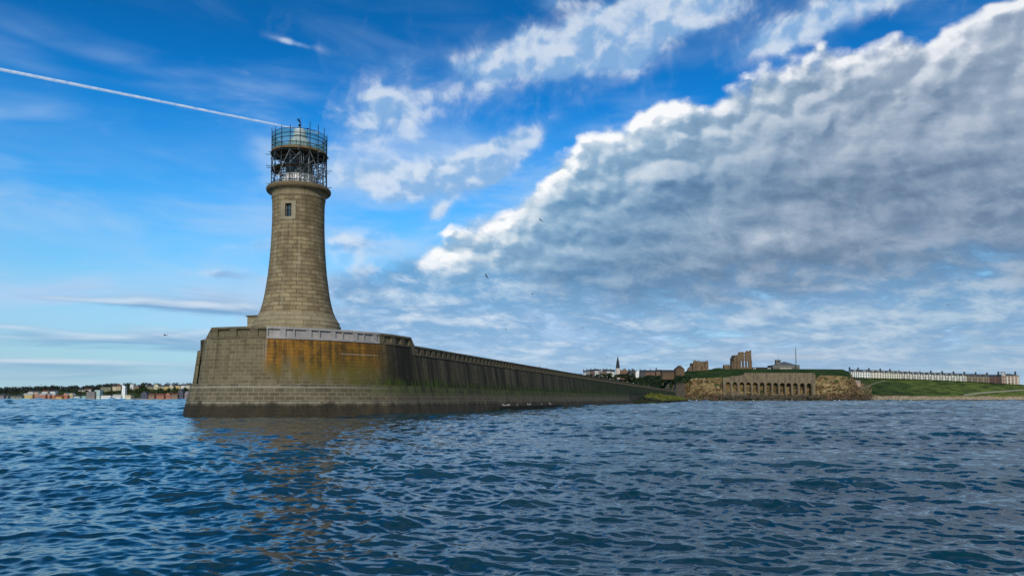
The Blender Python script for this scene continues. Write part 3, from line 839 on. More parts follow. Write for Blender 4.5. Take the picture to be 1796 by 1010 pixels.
# window
wa = math.atan2(-TC.y, -TC.x) + 0.0
def tower_frame(ang, zc, rr):
    ca, sa = math.cos(ang), math.sin(ang); rad = Vector((ca, sa, 0)); tan = Vector((-sa, ca, 0))
    base = Vector((TC.x, TC.y, 0))
    return lambda a, z, t: base+rad*(rr-t)+tan*a+Vector((0, 0, z))
wang = math.atan2(-TC.y, -TC.x)-math.asin(17.0/44.6)
hw, hh = 5.6*MPP, 11.4*MPP
fr = tower_frame(wang, zc, 44.7*MPP+0.03)
b = MB()
ow, oh0, oh1 = 13.4*MPP, 16.2*MPP, 15.6*MPP
plate(b, [(-ow, zc-oh0), (ow, zc-oh0), (ow, zc+oh1), (-ow, zc+oh1)], [[(-hw, zc-hh), (hw, zc-hh), (hw, zc+hh), (-hw, zc+hh)]], fr, 0.55)
sur = b.build('window_surround', masonry('surround_stone', 1.2, 0.6, (0.275, 0.225, 0.140), (0.315, 0.262, 0.168), (0.2, 0.16, 0.11), 0.014, None, bump=0.3), lh)
b = MB()
P = [fr(-hw, zc-hh, 0.42), fr(hw, zc-hh, 0.42), fr(hw, zc+hh, 0.42), fr(-hw, zc+hh, 0.42)]
b.quad(P)
Mglass = new_mat('dark_window_glass')[0]
gg = G(Mglass.node_tree); Mglass.node_tree.nodes['Principled BSDF'].inputs['Base Color'].default_value = (0.012, 0.016, 0.020, 1); Mglass.node_tree.nodes['Principled BSDF'].inputs['Roughness'].default_value = 0.12
b.build('pane', Mglass, sur)
b = MB()
Mframe = plain('old_window_paint', (0.16, 0.15, 0.12), 0.6, 0.3, 3.0)
for a0, z0, a1, z1 in ((0.06, zc-hh, 0.06, zc+hh), (-hw, zc+hh*0.35, hw, zc+hh*0.35), (-hw*0.93, zc-hh, -hw*0.93, zc+hh), (hw*0.93, zc-hh, hw*0.93, zc+hh)):
    b.tube(fr(a0, z0, 0.38), fr(a1, z1, 0.38), 0.035, 4)
b.build('window_frame', Mframe, sur)
# porch
pc = at(455.5, 560, TY-0.2); 
b = MB(); b.box((pc.x, pc.y+0.4, (8.9+tz(556.4))/2), (2.3, 2.4, tz(556.4)-8.9), R(-18)); por = b.build('porch', M_ashlar, lh)
b = MB(); b.box((pc.x, pc.y+0.4, tz(555.3)), (2.6, 2.7, 0.158), R(-18)); b.build('roof_slab', plain('slab_dark', (0.10, 0.085, 0.06), 0.8, 0.2, 2), por)
# gallery wall: white panelled
Mwhite = plain('white_paint', (0.80, 0.78, 0.74), 0.5, 0.16, 1.2)
Mwhite2 = plain('dome_white', (0.68, 0.69, 0.66), 0.45, 0.10, 0.8)
TX = (TC.x, TC.y)
b = MB(); b.lathe([(27.6*MPP, GZ-0.02), (27.6*MPP, tz(310.5)), (28.4*MPP, tz(310.2)), (28.4*MPP, tz(309.2)), (23*MPP, tz(308.8))], TX, 24, 2.0)
mur = b.build('lantern_base', Mwhite, lh)
b = MB()
for k in range(24):
    t = 2*math.pi*(k+0.5)/24
    b.box((TC.x+27.8*MPP*math.cos(t), TC.y+27.8*MPP*math.sin(t), GZ+0.77), (0.10, 0.05, 1.5), t+math.pi/2)
b.build('panel_batten', plain('batten_grey', (0.34, 0.33, 0.30), 0.6, 0.2, 2), mur)
# glazing
b = MB(); b.lathe([(23.0*MPP, tz(314.6)), (23.0*MPP, tz(273.5))], TX, 16)
glz = b.build('lantern_glazing', Mglass, lh)
b = MB()
for k in range(16):
    t = 2*math.pi*k/16
    b.tube((TC.x+23.2*MPP*math.cos(t), TC.y+23.2*MPP*math.sin(t), tz(314.5)), (TC.x+23.2*MPP*math.cos(t), TC.y+23.2*MPP*math.sin(t), tz(273.5)), 0.035, 5)
for zq in (300, 287):
    b.path([(TC.x+23.2*MPP*math.cos(2*math.pi*k/32), TC.y+23.2*MPP*math.sin(2*math.pi*k/32), tz(zq)) for k in range(32)], 0.03, 4, True)
b.build('glazing_bar', plain('bar_grey', (0.16, 0.17, 0.16), 0.5, 0.2, 2), glz)
# dome
b = MB()
DO = [(22, 274), (25.2, 273.2), (25.4, 271.5), (23.6, 269.8), (22.2, 264), (21.2, 258), (20.0, 253), (18, 249.2), (15.4, 246), (12.6, 243.4), (11.6, 241.5), (11.4, 236), (11.0, 233), (9.8, 229.6), (7.6, 227.0), (4.6, 225.2), (1.2, 224.4), (0.02, 224.3)]
b.lathe([rz_(h, p) for h, p in DO], TX, 40, 1.0)
dome = b.build('lantern_dome', Mwhite2, lh, smooth=True)
b = MB(); b.lathe([rz_(h, p) for h, p in ((11.5, 241.6), (12.4, 241.2), (12.4, 240.2), (11.5, 239.9))], TX, 40)
b.build('dome_collar', plain('bar_grey', (0.16, 0.17, 0.16)), dome)
Mblack = plain('black_iron', (0.008, 0.008, 0.009), 0.7, 0.3, 3, spec=0.1)
cx, cy = TX
b = MB()
b.tube((cx, cy, tz(224.6)), (cx, cy, tz(206.5)), 0.06, 6, 0.025)
b.lathe([(0.0, tz(222.5)), (0.16, tz(221.6)), (0.22, tz(220)), (0.14, tz(218.6)), (0.0, tz(217.6))], TX, 10)
vane = b.build('weather_vane', Mblack, lh)
b = MB()
v = MPP
b.hexa([(cx-4.6*v, cy-0.03, tz(211.5)), (cx-0.6*v, cy-0.03, tz(215)), (cx-0.6*v, cy+0.03, tz(215)), (cx-4.6*v, cy+0.03, tz(211.5)),
        (cx-4.2*v, cy-0.03, tz(207.6)), (cx-0.6*v, cy-0.03, tz(210.8)), (cx-0.6*v, cy+0.03, tz(210.8)), (cx-4.2*v, cy+0.03, tz(207.6))])
b.hexa([(cx-0.6*v, cy-0.028, tz(215)), (cx+3.2*v, cy-0.028, tz(217.3)), (cx+3.2*v, cy+0.028, tz(217.3)), (cx-0.6*v, cy+0.028, tz(215)),
        (cx-0.6*v, cy-0.028, tz(212.8)), (cx+2.2*v, cy-0.028, tz(214.6)), (cx+2.2*v, cy+0.028, tz(214.6)), (cx-0.6*v, cy+0.028, tz(212.8))])
b.build('pointer', Mblack, vane)
b = MB()
ax = cx+15*v
b.tube((ax, cy-0.3, tz(243)), (ax, cy-0.3, tz(227.5)), 0.035, 5)
b.tube((ax-2.6*v, cy-0.3, tz(230.8)), (ax+0.6*v, cy-0.3, tz(230.8)), 0.03, 5)
b.lathe([(0.0, tz(228.6)), (0.13, tz(228.2)), (0.13, tz(226.8)), (0.0, tz(226.3))], (ax, cy-0.3), 8)
b.build('wind_sensor', Mblack, lh)
# gallery railing
b = MB()
for k in range(14):
    t = 2*math.pi*k/14; b.tube((cx+42*v*math.cos(t), cy+42*v*math.sin(t), GZ-0.02), (cx+42*v*math.cos(t), cy+42*v*math.sin(t), GZ+1.1), 0.03, 5)
for hz_ in (0.55, 1.1):
    b.path([(cx+42*v*math.cos(2*math.pi*k/56), cy+42*v*math.sin(2*math.pi*k/56), GZ+hz_) for k in range(56)], 0.028, 5, True)
b.build('gallery_railing', Mwhite, lh)

# ------------------------------------------------------------------ the scaffold round the lantern
rnd = random.Random(4)
Msteel = plain('scaffold_steel', (0.050, 0.062, 0.064), 0.45, 0.45, 1.5, metal=0.3)
Mgalv = plain('scaffold_bright', (0.30, 0.31, 0.29), 0.4, 0.3, 1.5, metal=0.3)
Mboard = plain('scaffold_board', (0.17, 0.105, 0.045), 0.8, 0.35, 1.5)
sc = thing('scaffold', (cx, cy, GZ), 'steel tube scaffold with green netting caging the lantern on top of the lighthouse', 'scaffold')
Ro, Ri = 47.6*v, 33.5*v
ZD = tz(273.5); ZT = tz(241.0)
def ring(rr, t, z): return Vector((cx+rr*math.cos(t), cy+rr*math.sin(t), z))
NS = 18
ang = [2*math.pi*(k+0.35)/NS for k in range(NS)]
for t in ang:
    b = MB(); b.tube(ring(Ro, t, GZ+0.0), ring(Ro, t, ZT+rnd.uniform(0.25, 1.05)), 0.055, 6); b.build('standard', Msteel, sc)
for k in range(7):
    t = 2*math.pi*(k+0.1)/7
    b = MB(); b.tube(ring(Ri, t, GZ+0.0), ring(Ri, t, ZD+0.0), 0.055, 6); b.build('standard', Mgalv if k % 3 == 0 else Msteel, sc)
def hoop(rr, z, r=0.045, mat=Msteel):
    b = MB(); b.path([ring(rr, t, z+rnd.uniform(-0.03, 0.03)) for t in ang], r, 5, True); b.build('ledger', mat, sc)
for z in (ZT, ZT-0.55, ZT-1.05, ZD+0.75, ZD-0.22): hoop(Ro, z)
for z in (GZ+0.35, GZ+1.45, GZ+2.3, GZ+3.35): hoop(Ro, z)
for z in (GZ+1.6, GZ+3.4): hoop(Ri, z)
# tubes that cross the ring and stick out
for z in (GZ+0.22, GZ+2.18, GZ+2.45, ZD-0.30, ZD-0.12):
    for k in range(0, NS, 2):
        t = ang[k]+rnd.uniform(-0.06, 0.06)
        b = MB(); b.tube(ring(Ri-0.3, t, z+rnd.uniform(-0.05, 0.05)), ring(Ro+rnd.uniform(0.25, 0.75), t, z+rnd.uniform(-0.05, 0.05)), 0.045, 5)
        b.build('transom', Mgalv if rnd.random() < 0.3 else Msteel, sc)
# braces
for k in range(NS):
    t0, t1 = ang[k], ang[(k+1+(k % 2)) % NS]
    if k % 2: t0, t1 = t1, t0
    front = math.sin(t0+0.29) < -0.55
    b = MB(); b.tube(ring(Ro+0.06, t0, GZ+(1.7 if front else 0.3)), ring(Ro+0.06, t1, ZD-0.3), 0.042, 5); b.build('brace', Mgalv if k % 3 == 0 else Msteel, sc)
    if k % 2 == 0 and not front:
        b = MB(); b.tube(ring(Ri, t0, GZ+1.2), ring(Ro, t0+0.08, ZD-0.25), 0.042, 5); b.build('brace', Msteel, sc)
    if k % 6 == 1:
        b = MB(); b.tube(ring(Ro, t0, GZ+2.4), ring(Ri, t1, GZ+0.2), 0.042, 5); b.build('brace', Msteel, sc)
for a0, a1, z0, z1 in ((-2.32, -1.25, GZ+1.1, ZD-0.4), (-1.45, -0.75, GZ+1.4, GZ+3.0)):
    b = MB(); b.tube(ring(Ro-0.35, a0, z0), ring(Ro-0.35, a1, z1), 0.06, 6); b.build('brace', Mgalv, sc)
# decks
b = MB(); b.lathe([(24.5*v, ZD-0.05), (Ro+0.12, ZD-0.05), (Ro+0.12, ZD+0.05), (24.5*v, ZD+0.05), (24.5*v, ZD-0.05)], TX, 36, 3.0)
b.build('deck_boards', Mboard, sc)
b = MB(); b.lathe([(Ri, GZ+2.24), (Ro-0.1, GZ+2.24), (Ro-0.1, GZ+2.29), (Ri, GZ+2.29), (Ri, GZ+2.24)], TX, 30, 3.0, R(100), R(400)-R(100)); b.build('deck_boards', Mboard, sc)
b = MB(); b.lathe([(Ro+0.02, ZD+0.05), (Ro+0.02, ZD+0.27)], TX, 54, 3.0); b.build('toe_board', Mboard, sc)
# netting
m, g = new_mat('green_netting')
setp(g, color=(0.012, 0.17, 0.145), rough=0.8)
tr = g.n.new('ShaderNodeBsdfTransparent'); mx = g.n.new('ShaderNodeMixShader')
uvn = g.uv(); nz = g.noise(uvn, 0.9, 3, 0.5)
g.put(mx.inputs[0], g.lin(nz, 0.3, 0.7, 0.36, 0.62)); g.l.new(tr.outputs[0], mx.inputs[1]); g.l.new(g.p.outputs[0], mx.inputs[2]); g.l.new(mx.outputs[0], g.o.inputs[0])
b = MB()
K = 72
for k in range(K):
    t0, t1 = 2*math.pi*k/K, 2*math.pi*(k+1)/K
    rr = lambda t: Ro-0.07-0.035*abs(math.sin(t*NS/2+1.2))
    zt = lambda t: ZT-0.02-0.10*abs(math.sin(t*NS/2+1.2))
    b.quad([ring(rr(t0), t0, ZD+0.1), ring(rr(t1), t1, ZD+0.1), ring(rr(t1), t1, zt(t1)), ring(rr(t0), t0, zt(t0))], [(t0*3.5, 0), (t1*3.5, 0), (t1*3.5, 2), (t0*3.5, 2)])
b.build('netting', m, sc)
# ladder
b = MB()
lt = -1.15
for d_ in (-0.05, 0.05): b.tube(ring(Ro-0.6, lt+d_, GZ), ring(Ro-0.9, lt+d_, ZD+1.0), 0.035, 5)
for k in range(16):
    f_ = k/16; rr = Ro-0.6-0.3*f_; b.tube(ring(rr, lt-0.05, GZ+0.2+f_*(ZD-GZ+0.5)), ring(rr, lt+0.05, GZ+0.2+f_*(ZD-GZ+0.5)), 0.02, 4)
b.build('ladder', Mgalv, sc)
# ------------------------------------------------------------------ land behind: shared builders
from mathutils import noise as mnoise
def interp(x, tab):
    if x <= tab[0][0]: return tab[0][1]
    for (a, va), (b_, vb) in zip(tab, tab[1:]):
        if x <= b_: return va+(vb-va)*(x-a)/(b_-a)
    return tab[-1][1]

class Land:
    """strip of coast as radial sections; rows run from the shore to the back"""
    def __init__(self, px0, px1, step, section):
        self.pxs = np.arange(px0, px1+0.01, step); self.rows = [section(p) for p in self.pxs]
    def mesh(self, name, mat, rough=0.0, seed=0, smooth=False):
        mb = MB(); P = []
        for p, row in zip(self.pxs, self.rows):
            q = []
            for k, (Y, z, w) in enumerate(row):
                x = (p-PX0)/F*Y
                if rough and w:
                    v = Vector((x*0.11, Y*0.11, z*0.17+seed)); n = mnoise.fractal(v, 1.0, 2.1, 4)
                    n2 = mnoise.noise(Vector((x*0.5, Y*0.2, z*0.45+seed)))
                    Y += (n*1.0+n2*0.45)*rough*w; z += n2*rough*0.10*w
                q.append((x, Y, z))
            P.append(q)
        n = len(P[0])
        mb.v = [v for q in P for v in q]
        for i in range(len(P)-1):
            for j in range(n-1):
                mb.f.append((i*n+j, (i+1)*n+j, (i+1)*n+j+1, i*n+j+1)); mb.uv.append([(0, 0)]*4); mb.m.append(0)
        self.P = P
        return tag(mb.build(name, mat, smooth=smooth), kind='structure')
    def ground(self, px, py):
        """where the land is seen at a place of the photo"""
        i = min(range(len(self.pxs)), key=lambda k: abs(self.pxs[k]-px)); row = self.rows[i]; last = None
        for Y, z, w in row:
            y_ = pxof(((px-PX0)/F*Y, Y, z))[1]
            if last and y_ <= py <= last[0]:
                t = (last[0]-py)/max(1e-6, last[0]-y_)
                YY = last[1]+(Y-last[1])*t; return Vector(((px-PX0)/F*YY, YY, last[2]+(z-last[2])*t))
            if last is None or y_ < last[0]: last = (y_, Y, z)
        return Vector(((px-PX0)/F*last[1], last[1], last[2]))

def zat(py, Y): return at(PX0, py, Y).z
def wpx(dpx, Y): return dpx/F*Y

# wall and roof colours
def paint(name, c, var=0.14): return plain(name, c, 0.85, var, 0.35, c2=c)
M_slate = plain('slate', (0.055, 0.060, 0.068), 0.7, 0.25, 0.5)
M_redtile = plain('red_tile', (0.16, 0.065, 0.040), 0.8, 0.25, 0.5)
M_window = new_mat('far_window')[0]
MATS['far_window'].node_tree.nodes['Principled BSDF'].inputs['Base Color'].default_value = (0.030, 0.036, 0.045, 1)
MATS['far_window'].node_tree.nodes['Principled BSDF'].inputs['Roughness'].default_value = 0.25

def lbuild(mb, name, mat, parent):
    o = mb.build(name, mat); o.parent = parent; return o

WMESH = {}
def window(parent, x, z, w, h, y=-0.04, name='window'):
    key = (round(w, 2), round(h, 2))
    if key not in WMESH:
        mb = MB(); mb.box((0, 0, 0), (w, 0.12, h)); o = mb.build(name, M_window); WMESH[key] = o
    else:
        o = WMESH[key].copy(); C.objects.link(o)
    o.location = (x, y, z); o.parent = parent
    return o

def house(name, label, cat, base, w, h, d, roof, wall_m, roof_m, rz=0.0, rh=0.0, nx=0, ny=0, win=(0.9, 1.4), chim=0, group=None, over=0.25, fz=0.18, bay=False, dormer=0, chim_m=None):
    """front faces -y locally; roof: flat, side (ridge along the front), front (gable to the front), hip, shed"""
    t = thing(name, base, label, cat, group, rz)
    mb = MB()
    x0, x1 = -w/2, w/2
    mb.box((0, d/2, h/2-1.5), (w, d, h+3.0))
    if roof == 'front':
        mb.quad([(x0, 0, h), (x1, 0, h), (0, 0, h+rh)]); mb.quad([(x1, d, h), (x0, d, h), (0, d, h+rh)])
    if roof == 'side':
        mb.quad([(x0, d, h), (x0, 0, h), (x0, d/2, h+rh)]); mb.quad([(x1, 0, h), (x1, d, h), (x1, d/2, h+rh)])
    lbuild(mb, 'wall', wall_m, t)
    mb = MB(); o = over; th = 0.18
    if roof == 'flat':
        mb.box((0, d/2, h+0.25), (w+o, d+o, 0.49))
    elif roof == 'side':
        k = rh/(d/2)
        for s in (0, 1):
            e = -o if s == 0 else d+o; ze = h-o*k
            Q = [(x0-o, e, ze), (x1+o, e, ze), (x1+o, d/2, h+rh), (x0-o, d/2, h+rh)]
            if s: Q = [Q[1], Q[0], Q[3], Q[2]]
            mb.hexa([(p[0], p[1], p[2]+0.01) for p in Q]+[(p[0], p[1], p[2]+th) for p in Q])
    elif roof == 'front':
        k = rh/(w/2)
        for s in (-1, 1):
            e = s*(w/2+o); ze = h-o*k
            Q = [(e, -o, ze), (0, -o, h+rh), (0, d+o, h+rh), (e, d+o, ze)]
            if s > 0: Q = [Q[1], Q[0], Q[3], Q[2]]
            mb.hexa([(p[0], p[1], p[2]+0.01) for p in Q]+[(p[0], p[1], p[2]+th) for p in Q])
    elif roof == 'hip':
        m_ = min(w, d)/2; rx0, rx1 = x0+m_, x1-m_; yy0, yy1 = (d/2, d/2)
        if w < d: rx0 = rx1 = 0; yy0, yy1 = m_, d-m_
        A = [(x0-o, -o, h), (x1+o, -o, h), (x1+o, d+o, h), (x0-o, d+o, h)]; r0 = (rx0, yy0, h+rh); r1 = (rx1, yy1, h+rh)
        mb.quad([A[0], A[1], r1, r0]); mb.quad([A[1], A[2], r1]); mb.quad([A[2], A[3], r0, r1]); mb.quad([A[3], A[0], r0]); mb.quad(A[::-1])
    elif roof == 'shed':
        mb.hexa([(x0-o, -o, h), (x1+o, -o, h), (x1+o, d+o, h), (x0-o, d+o, h), (x0-o, -o, h+0.2), (x1+o, -o, h+0.2), (x1+o, d+o, h+rh), (x0-o, d+o, h+rh)])
    rf = lbuild(mb, 'roof', roof_m, t)
    for k in range(ny):
        for i in range(nx):
            window(t, x0+w*(i+0.5)/nx, h*(k+0.55)/ny, win[0], win[1])
    for k in range(chim):
        cx_ = x0+0.5 if chim == 1 else x0+0.5+(w-1.0)*k/(chim-1)
        mb = MB(); zt = h+(rh if roof in ('side', 'hip') else 0.3)
        ck = 1.0 if h < 8 else 1.7
        mb.box((cx_, d/2, zt+0.35*ck), (0.85*ck, 1.5*ck, 2.3*ck)); mb.box((cx_, d/2, zt+1.57*ck), (1.0*ck, 1.65*ck, 0.14*ck))
        for q in (-0.45, 0, 0.45): mb.tube((cx_, d/2+q*ck, zt+1.6*ck), (cx_, d/2+q*ck, zt+2.2*ck), 0.15*ck, 6)
        lbuild(mb, 'chimney', chim_m or roof_m, rf)
    for k in range(dormer):
        dx = x0+w*(k+0.5)/dormer; kk = rh/(d/2); mb = MB(); zz = h+rh*0.25; yy = d/2*0.25
        mb.box((dx, yy+d*0.11, zz+0.75), (2.4, d*0.22, 1.9)); dm = lbuild(mb, 'dormer', wall_m, rf)
        window(dm, dx, zz+0.8, 1.2, 1.1, yy-0.04, 'pane')
    if bay:
        for dx in ((-w*0.25, w*0.25) if bay == 2 else (0,)):
            mb = MB(); mb.slab([(dx-1.5, 0.02), (dx-0.9, -1.1), (dx+0.9, -1.1), (dx+1.5, 0.02)], -1.0, h*0.72); by = lbuild(mb, 'bay', wall_m, t)
            for zz in (h*0.18, h*0.52): window(by, dx, zz, 1.3, 1.5, -1.13, 'pane')
    return t

def leafmass(pts, size, rnd_, n, flat=0.8):
    """many small leaf clumps through a set of ellipsoids (centre, radii)"""
    mb = MB(); tot = sum(r[0]*r[1]*r[2] for c, r in pts)
    for c, r in pts:
        k = max(12, int(n*r[0]*r[1]*r[2]/tot))
        for _ in range(k):
            while True:
                q = Vector((rnd_.uniform(-1, 1), rnd_.uniform(-1, 1), rnd_.uniform(-1, 1)))
                if 0.25 < q.length < 1: break
            q *= 0.62+0.38*q.length
            p = Vector(c)+Vector((q.x*r[0], q.y*r[1], q.z*r[2]))
            nn = (q+Vector((rnd_.uniform(-.6, .6), rnd_.uniform(-.6, .6), rnd_.uniform(-.2, .9)))).normalized()
            u = nn.orthogonal().normalized(); w = nn.cross(u); a = rnd_.uniform(0, 6.28); s = size*rnd_.uniform(0.5, 1.3)
            u2 = u*math.cos(a)+w*math.sin(a); w2 = w*math.cos(a)-u*math.sin(a)
            mb.quad([p-u2*s-w2*s*0.5, p+u2*s*0.3-w2*s*0.8, p+u2*s+w2*s*0.2, p-u2*s*0.2+w2*s*0.9])
    return mb

def leaf_mat(name, c, c2):
    if name in MATS: return MATS[name]
    m, g = new_mat(name)
    n = g.noise(g.pos(), 0.16, 3, 0.6); n2 = g.noise(g.pos(), 1.1, 2, 0.5)
    setp(g, color=g.mix(g.ss(n*0.6+n2*0.4, 0.38, 0.62), c, c2), rough=0.8, spec=0.15)
    return m

# ------------------------------------------------------------------ the headland
SHORE = [(985, 1080), (1050, 1050), (1110, 1010), (1160, 930), (1180, 885), (1200, 876), (1265, 878), (1300, 880), (1428, 884), (1490, 892), (1506, 930), (1530, 975), (1600, 985), (1796, 990), (1950, 1000)]
ROCK = [(985, 696), (1110, 695), (1160, 692), (1176, 676), (1186, 672), (1200, 668), (1217, 663.5), (1245, 663), (1265, 661.5), (1290, 659), (1428, 658), (1470, 658.5), (1492, 661), (1502, 678), (1514, 690), (1540, 692.5), (1640, 693.5), (1700, 693), (1796, 692), (1950, 692)]
CREST = [(985, 666), (1050, 660.5), (1090, 658.5), (1140, 657.5), (1165, 659), (1190, 656), (1206, 650), (1217, 648), (1300, 646.8), (1420, 647), (1478, 647.5), (1490, 652), (1497, 661.5), (1520, 662.6), (1600, 664.5), (1700, 669), (1796, 674.5), (1950, 680)]
BACK = [(985, 120), (1110, 150), (1160, 120), (1200, 60), (1300, 34), (1430, 34), (1480, 40), (1500, 80), (1540, 120), (1950, 140)]
def head_section(p):
    Y0 = interp(p, SHORE); pr, pc, bk = interp(p, ROCK), interp(p, CREST), interp(p, BACK)
    cliff = 1.0 if 1170 < p < 1512 else 0.25
    dep = 5.0 if 1170 < p < 1505 else 7.0
    rows = [(Y0-8, -2.0, 0), (Y0-3, -0.5, 0.2), (Y0-1.0, 1.0, 0.5)]
    zr = zat(pr, Y0+dep)
    for k in range(1, 19):
        t = k/18; rows.append((Y0+dep*t, 1.0+(zr-1.0)*t, cliff if k < 18 else cliff*0.5))
    zc = zat(pc, Y0+dep+bk)
    for k in range(1, 13):
        t = k/12; Yk = Y0+dep+bk*t
        rows.append((Yk, zr+(zc-zr)*(t*0.75+0.25*math.sin(t*math.pi/2)), 0.25 if k < 10 else 0.08))
    rows.append((Y0+dep+bk+90, zc-1.0, 0)); rows.append((Y0+dep+bk+500, zc-6, 0))
    return rows
head = Land(985, 1950, 1.6, head_section)
m, g = new_mat('headland_ground')
pos = g.pos(); px_, py_, pz_ = g.sep(pos)
nz = g.sep(S(g, g.n.new('ShaderNodeNewGeometry').outputs['True Normal']))[2]
n1 = g.noise(pos, 0.06, 6, 0.6); n2 = g.noise(pos, 0.5, 5, 0.65)
strata = g.noise(g.vec(px_*0.04, py_*0.04, pz_*0.22), 1.0, 4, 0.55, 0.3)
joint = g.noise(g.vec(px_*0.45, py_*0.2, pz_*0.08), 1.0, 4, 0.6, 0.2)
blk = g.vmath('ADD', g.vec(px_*0.20, py_*0.10, pz_*0.16), g.vmath('SCALE', g.noise(pos, 0.25, 3, 0.5, out=1), scale=0.5))
cell = g.sep(g.vor(blk, 1.0, 0, 0.5, 'F1', out='Color'))[0]
crk = g.vor(blk, 1.0, 0, 0.5, 'DISTANCE_TO_EDGE')
rock = g.ramp(strata*0.40+n2*0.18+joint*0.28+cell*0.10, [(0.32, (0.060, 0.038, 0.020)), (0.42, (0.16, 0.102, 0.050)), (0.50, (0.27, 0.182, 0.082)), (0.60, (0.40, 0.290, 0.145)), (0.72, (0.50, 0.41, 0.26))])
rock = g.mix(g.ss(crk, 0.05, 0.01)*0.6, rock, (0.040, 0.026, 0.014))
foot_ = g.ss(pz_+(n2-0.5)*8, 10.5, 6.0)
rock = g.mix(foot_*0.85, rock, g.ramp(n2, [(0.36, (0.016, 0.014, 0.012)), (0.5, (0.085, 0.050, 0.034)), (0.6, (0.17, 0.10, 0.065)), (0.68, (0.22, 0.18, 0.14))]))
rock = g.mix(g.ss(pz_+(n1-0.5)*3, 2.6, 1.0), rock, (0.012, 0.016, 0.008))
gr = g.mix(g.ss(n1*0.5+n2*0.5, 0.36, 0.64), (0.010, 0.028, 0.009), (0.042, 0.070, 0.016))
gr = g.mix(g.ss(px_, 450, 620)*g.ss(n1*0.6+n2*0.4, 0.38, 0.58), gr, (0.150, 0.190, 0.034))
grassy = g.ss(nz+(n2-0.5)*0.16+(n1-0.5)*0.2+g.ss(pz_, 20, 28)*0.16, 0.66, 0.76)
shore_r = g.ss(px_, 455, 490)
col = g.mix(grassy, rock, gr)
# low earth bank and sand along the bay to the right
col = g.mix(shore_r*g.ss(pz_+(n2-0.5)*3.0+(n1-0.5)*5, 6.6, 5.2), col, g.mix(g.ss(n2, 0.4, 0.6), (0.20, 0.145, 0.085), (0.42, 0.34, 0.23)))
col = g.mix(shore_r*g.ss(pz_+(n2-0.5)*1.2, 1.8, 0.9), col, (0.020, 0.020, 0.016))
setp(g, color=col, rough=0.95, spec=0.1, normal=g.bump(n2+strata*0.5, 0.8, 1.2))
head.mesh('headland', m, rough=3.4, seed=3)

def ribbon(name, land, pts, w, mat):
    P = [land.ground(*p)+Vector((0, -0.25, 0.28)) for p in pts]; mb = MB()
    for a, b_ in zip(P, P[1:]):
        mb.quad([a-Vector((0, w, w*0.3)), b_-Vector((0, w, w*0.3)), b_+Vector((0, w, w*0.3)), a+Vector((0, w, w*0.3))])
    return tag(mb.build(name, mat), kind='structure')
M_path = plain('pale_path', (0.34, 0.29, 0.20), 0.95, 0.2, 0.3)
ribbon('path', head, [(1506, 684), (1515, 680), (1526, 675.5), (1538, 671), (1552, 668)], 0.8, M_path)
ribbon('path', head, [(1690, 693), (1702, 691.5), (1718, 689.4), (1735, 688), (1755, 686.8), (1775, 685.2), (1800, 684)], 2.6, M_path)

# arcaded sea wall
AY = 877.8
M_arcw = masonry('sea_wall_concrete', 3.0, 1.2, (0.185, 0.138, 0.082), (0.230, 0.176, 0.108), (0.105, 0.080, 0.048), 0.06,
                 lambda g, u, v, c: g.mix(g.ss(g.noise(g.vec(u*0.25, v*0.05, 2.0), 1.0, 4, 0.6), 0.46, 0.62)*0.6, g.mix(g.ss(v+(g.n1-0.5)*9, 9.0, 5.0)*0.9, c, g.mix(g.n2, (0.022, 0.020, 0.013), (0.06, 0.048, 0.032))), g.mix(g.ss(v, 16, 6), (0.070, 0.058, 0.040), (0.030, 0.026, 0.017))), bump=0.4)
ax0, ax1 = wpx(1268-PX0, AY), wpx(1430-PX0, AY)
arc = thing('arcaded_sea_wall', ((ax0+ax1)/2, AY, 0), 'grey concrete retaining wall with a row of thirteen tall arches at the foot of the ruins', 'sea wall')
outer = [(ax0, 0.3), (ax1, 0.3), (ax1, zat(656.5, AY))]
outer += [(wpx(q-PX0, AY), zat(p, AY)) for q, p in ((1425, 655.7), (1322, 654.2), (1320, 653.6), (1306, 655), (1304, 657.3), (1290, 659.6), (1275, 661.4))]+[(ax0, zat(662.2, AY))]
holes = []
cent = [1180+x/5.6125 for x in (545, 612, 680, 745, 811, 879, 945, 1011, 1078, 1141, 1206, 1274, 1341)]
for i, q in enumerate(cent):
    xc = wpx(q-PX0, AY); hw_ = wpx(4.15, AY); zt_ = zat(669.8+i*0.16, AY); zb = zat(691.5-1.6*math.sin(i*1.9)-(2 if i < 3 else 0), AY)
    arch = [(xc-hw_, zb), (xc+hw_, zb), (xc+hw_, zt_-hw_)]+[(xc+hw_*math.cos(t), zt_-hw_+hw_*math.sin(t)) for t in np.linspace(0.25, math.pi-0.25, 7)]+[(xc-hw_, zt_-hw_)]
    holes.append(arch)
b = MB(); plate(b, outer, holes, lambda a, z, t: Vector((a, AY+t, z)), 4.5); b.build('arched_wall', M_arcw, arc)
b = MB()
for i in range(1, 13):
    xm = wpx((cent[i-1]+cent[i])/2-PX0, AY); b.hexa([(xm-0.6, AY-0.9, 0.3), (xm+0.6, AY-0.9, 0.3), (xm+0.6, AY+0.02, 0.3), (xm-0.6, AY+0.02, 0.3), (xm-0.6, AY-0.35, zat(674, AY)), (xm+0.6, AY-0.35, zat(674, AY)), (xm+0.6, AY+0.02, zat(672, AY)), (xm-0.6, AY+0.02, zat(672, AY))])
bt = None
for i in range(1, 13):
    bb = MB(); bb.v = b.v[(i-1)*8:i*8]; bb.f = [tuple(k for k in f) for f in b.f[:6]]; bb.uv = b.uv[(i-1)*6:i*6]; bb.m = [0]*6
    bb.build('buttress', M_arcw, arc)
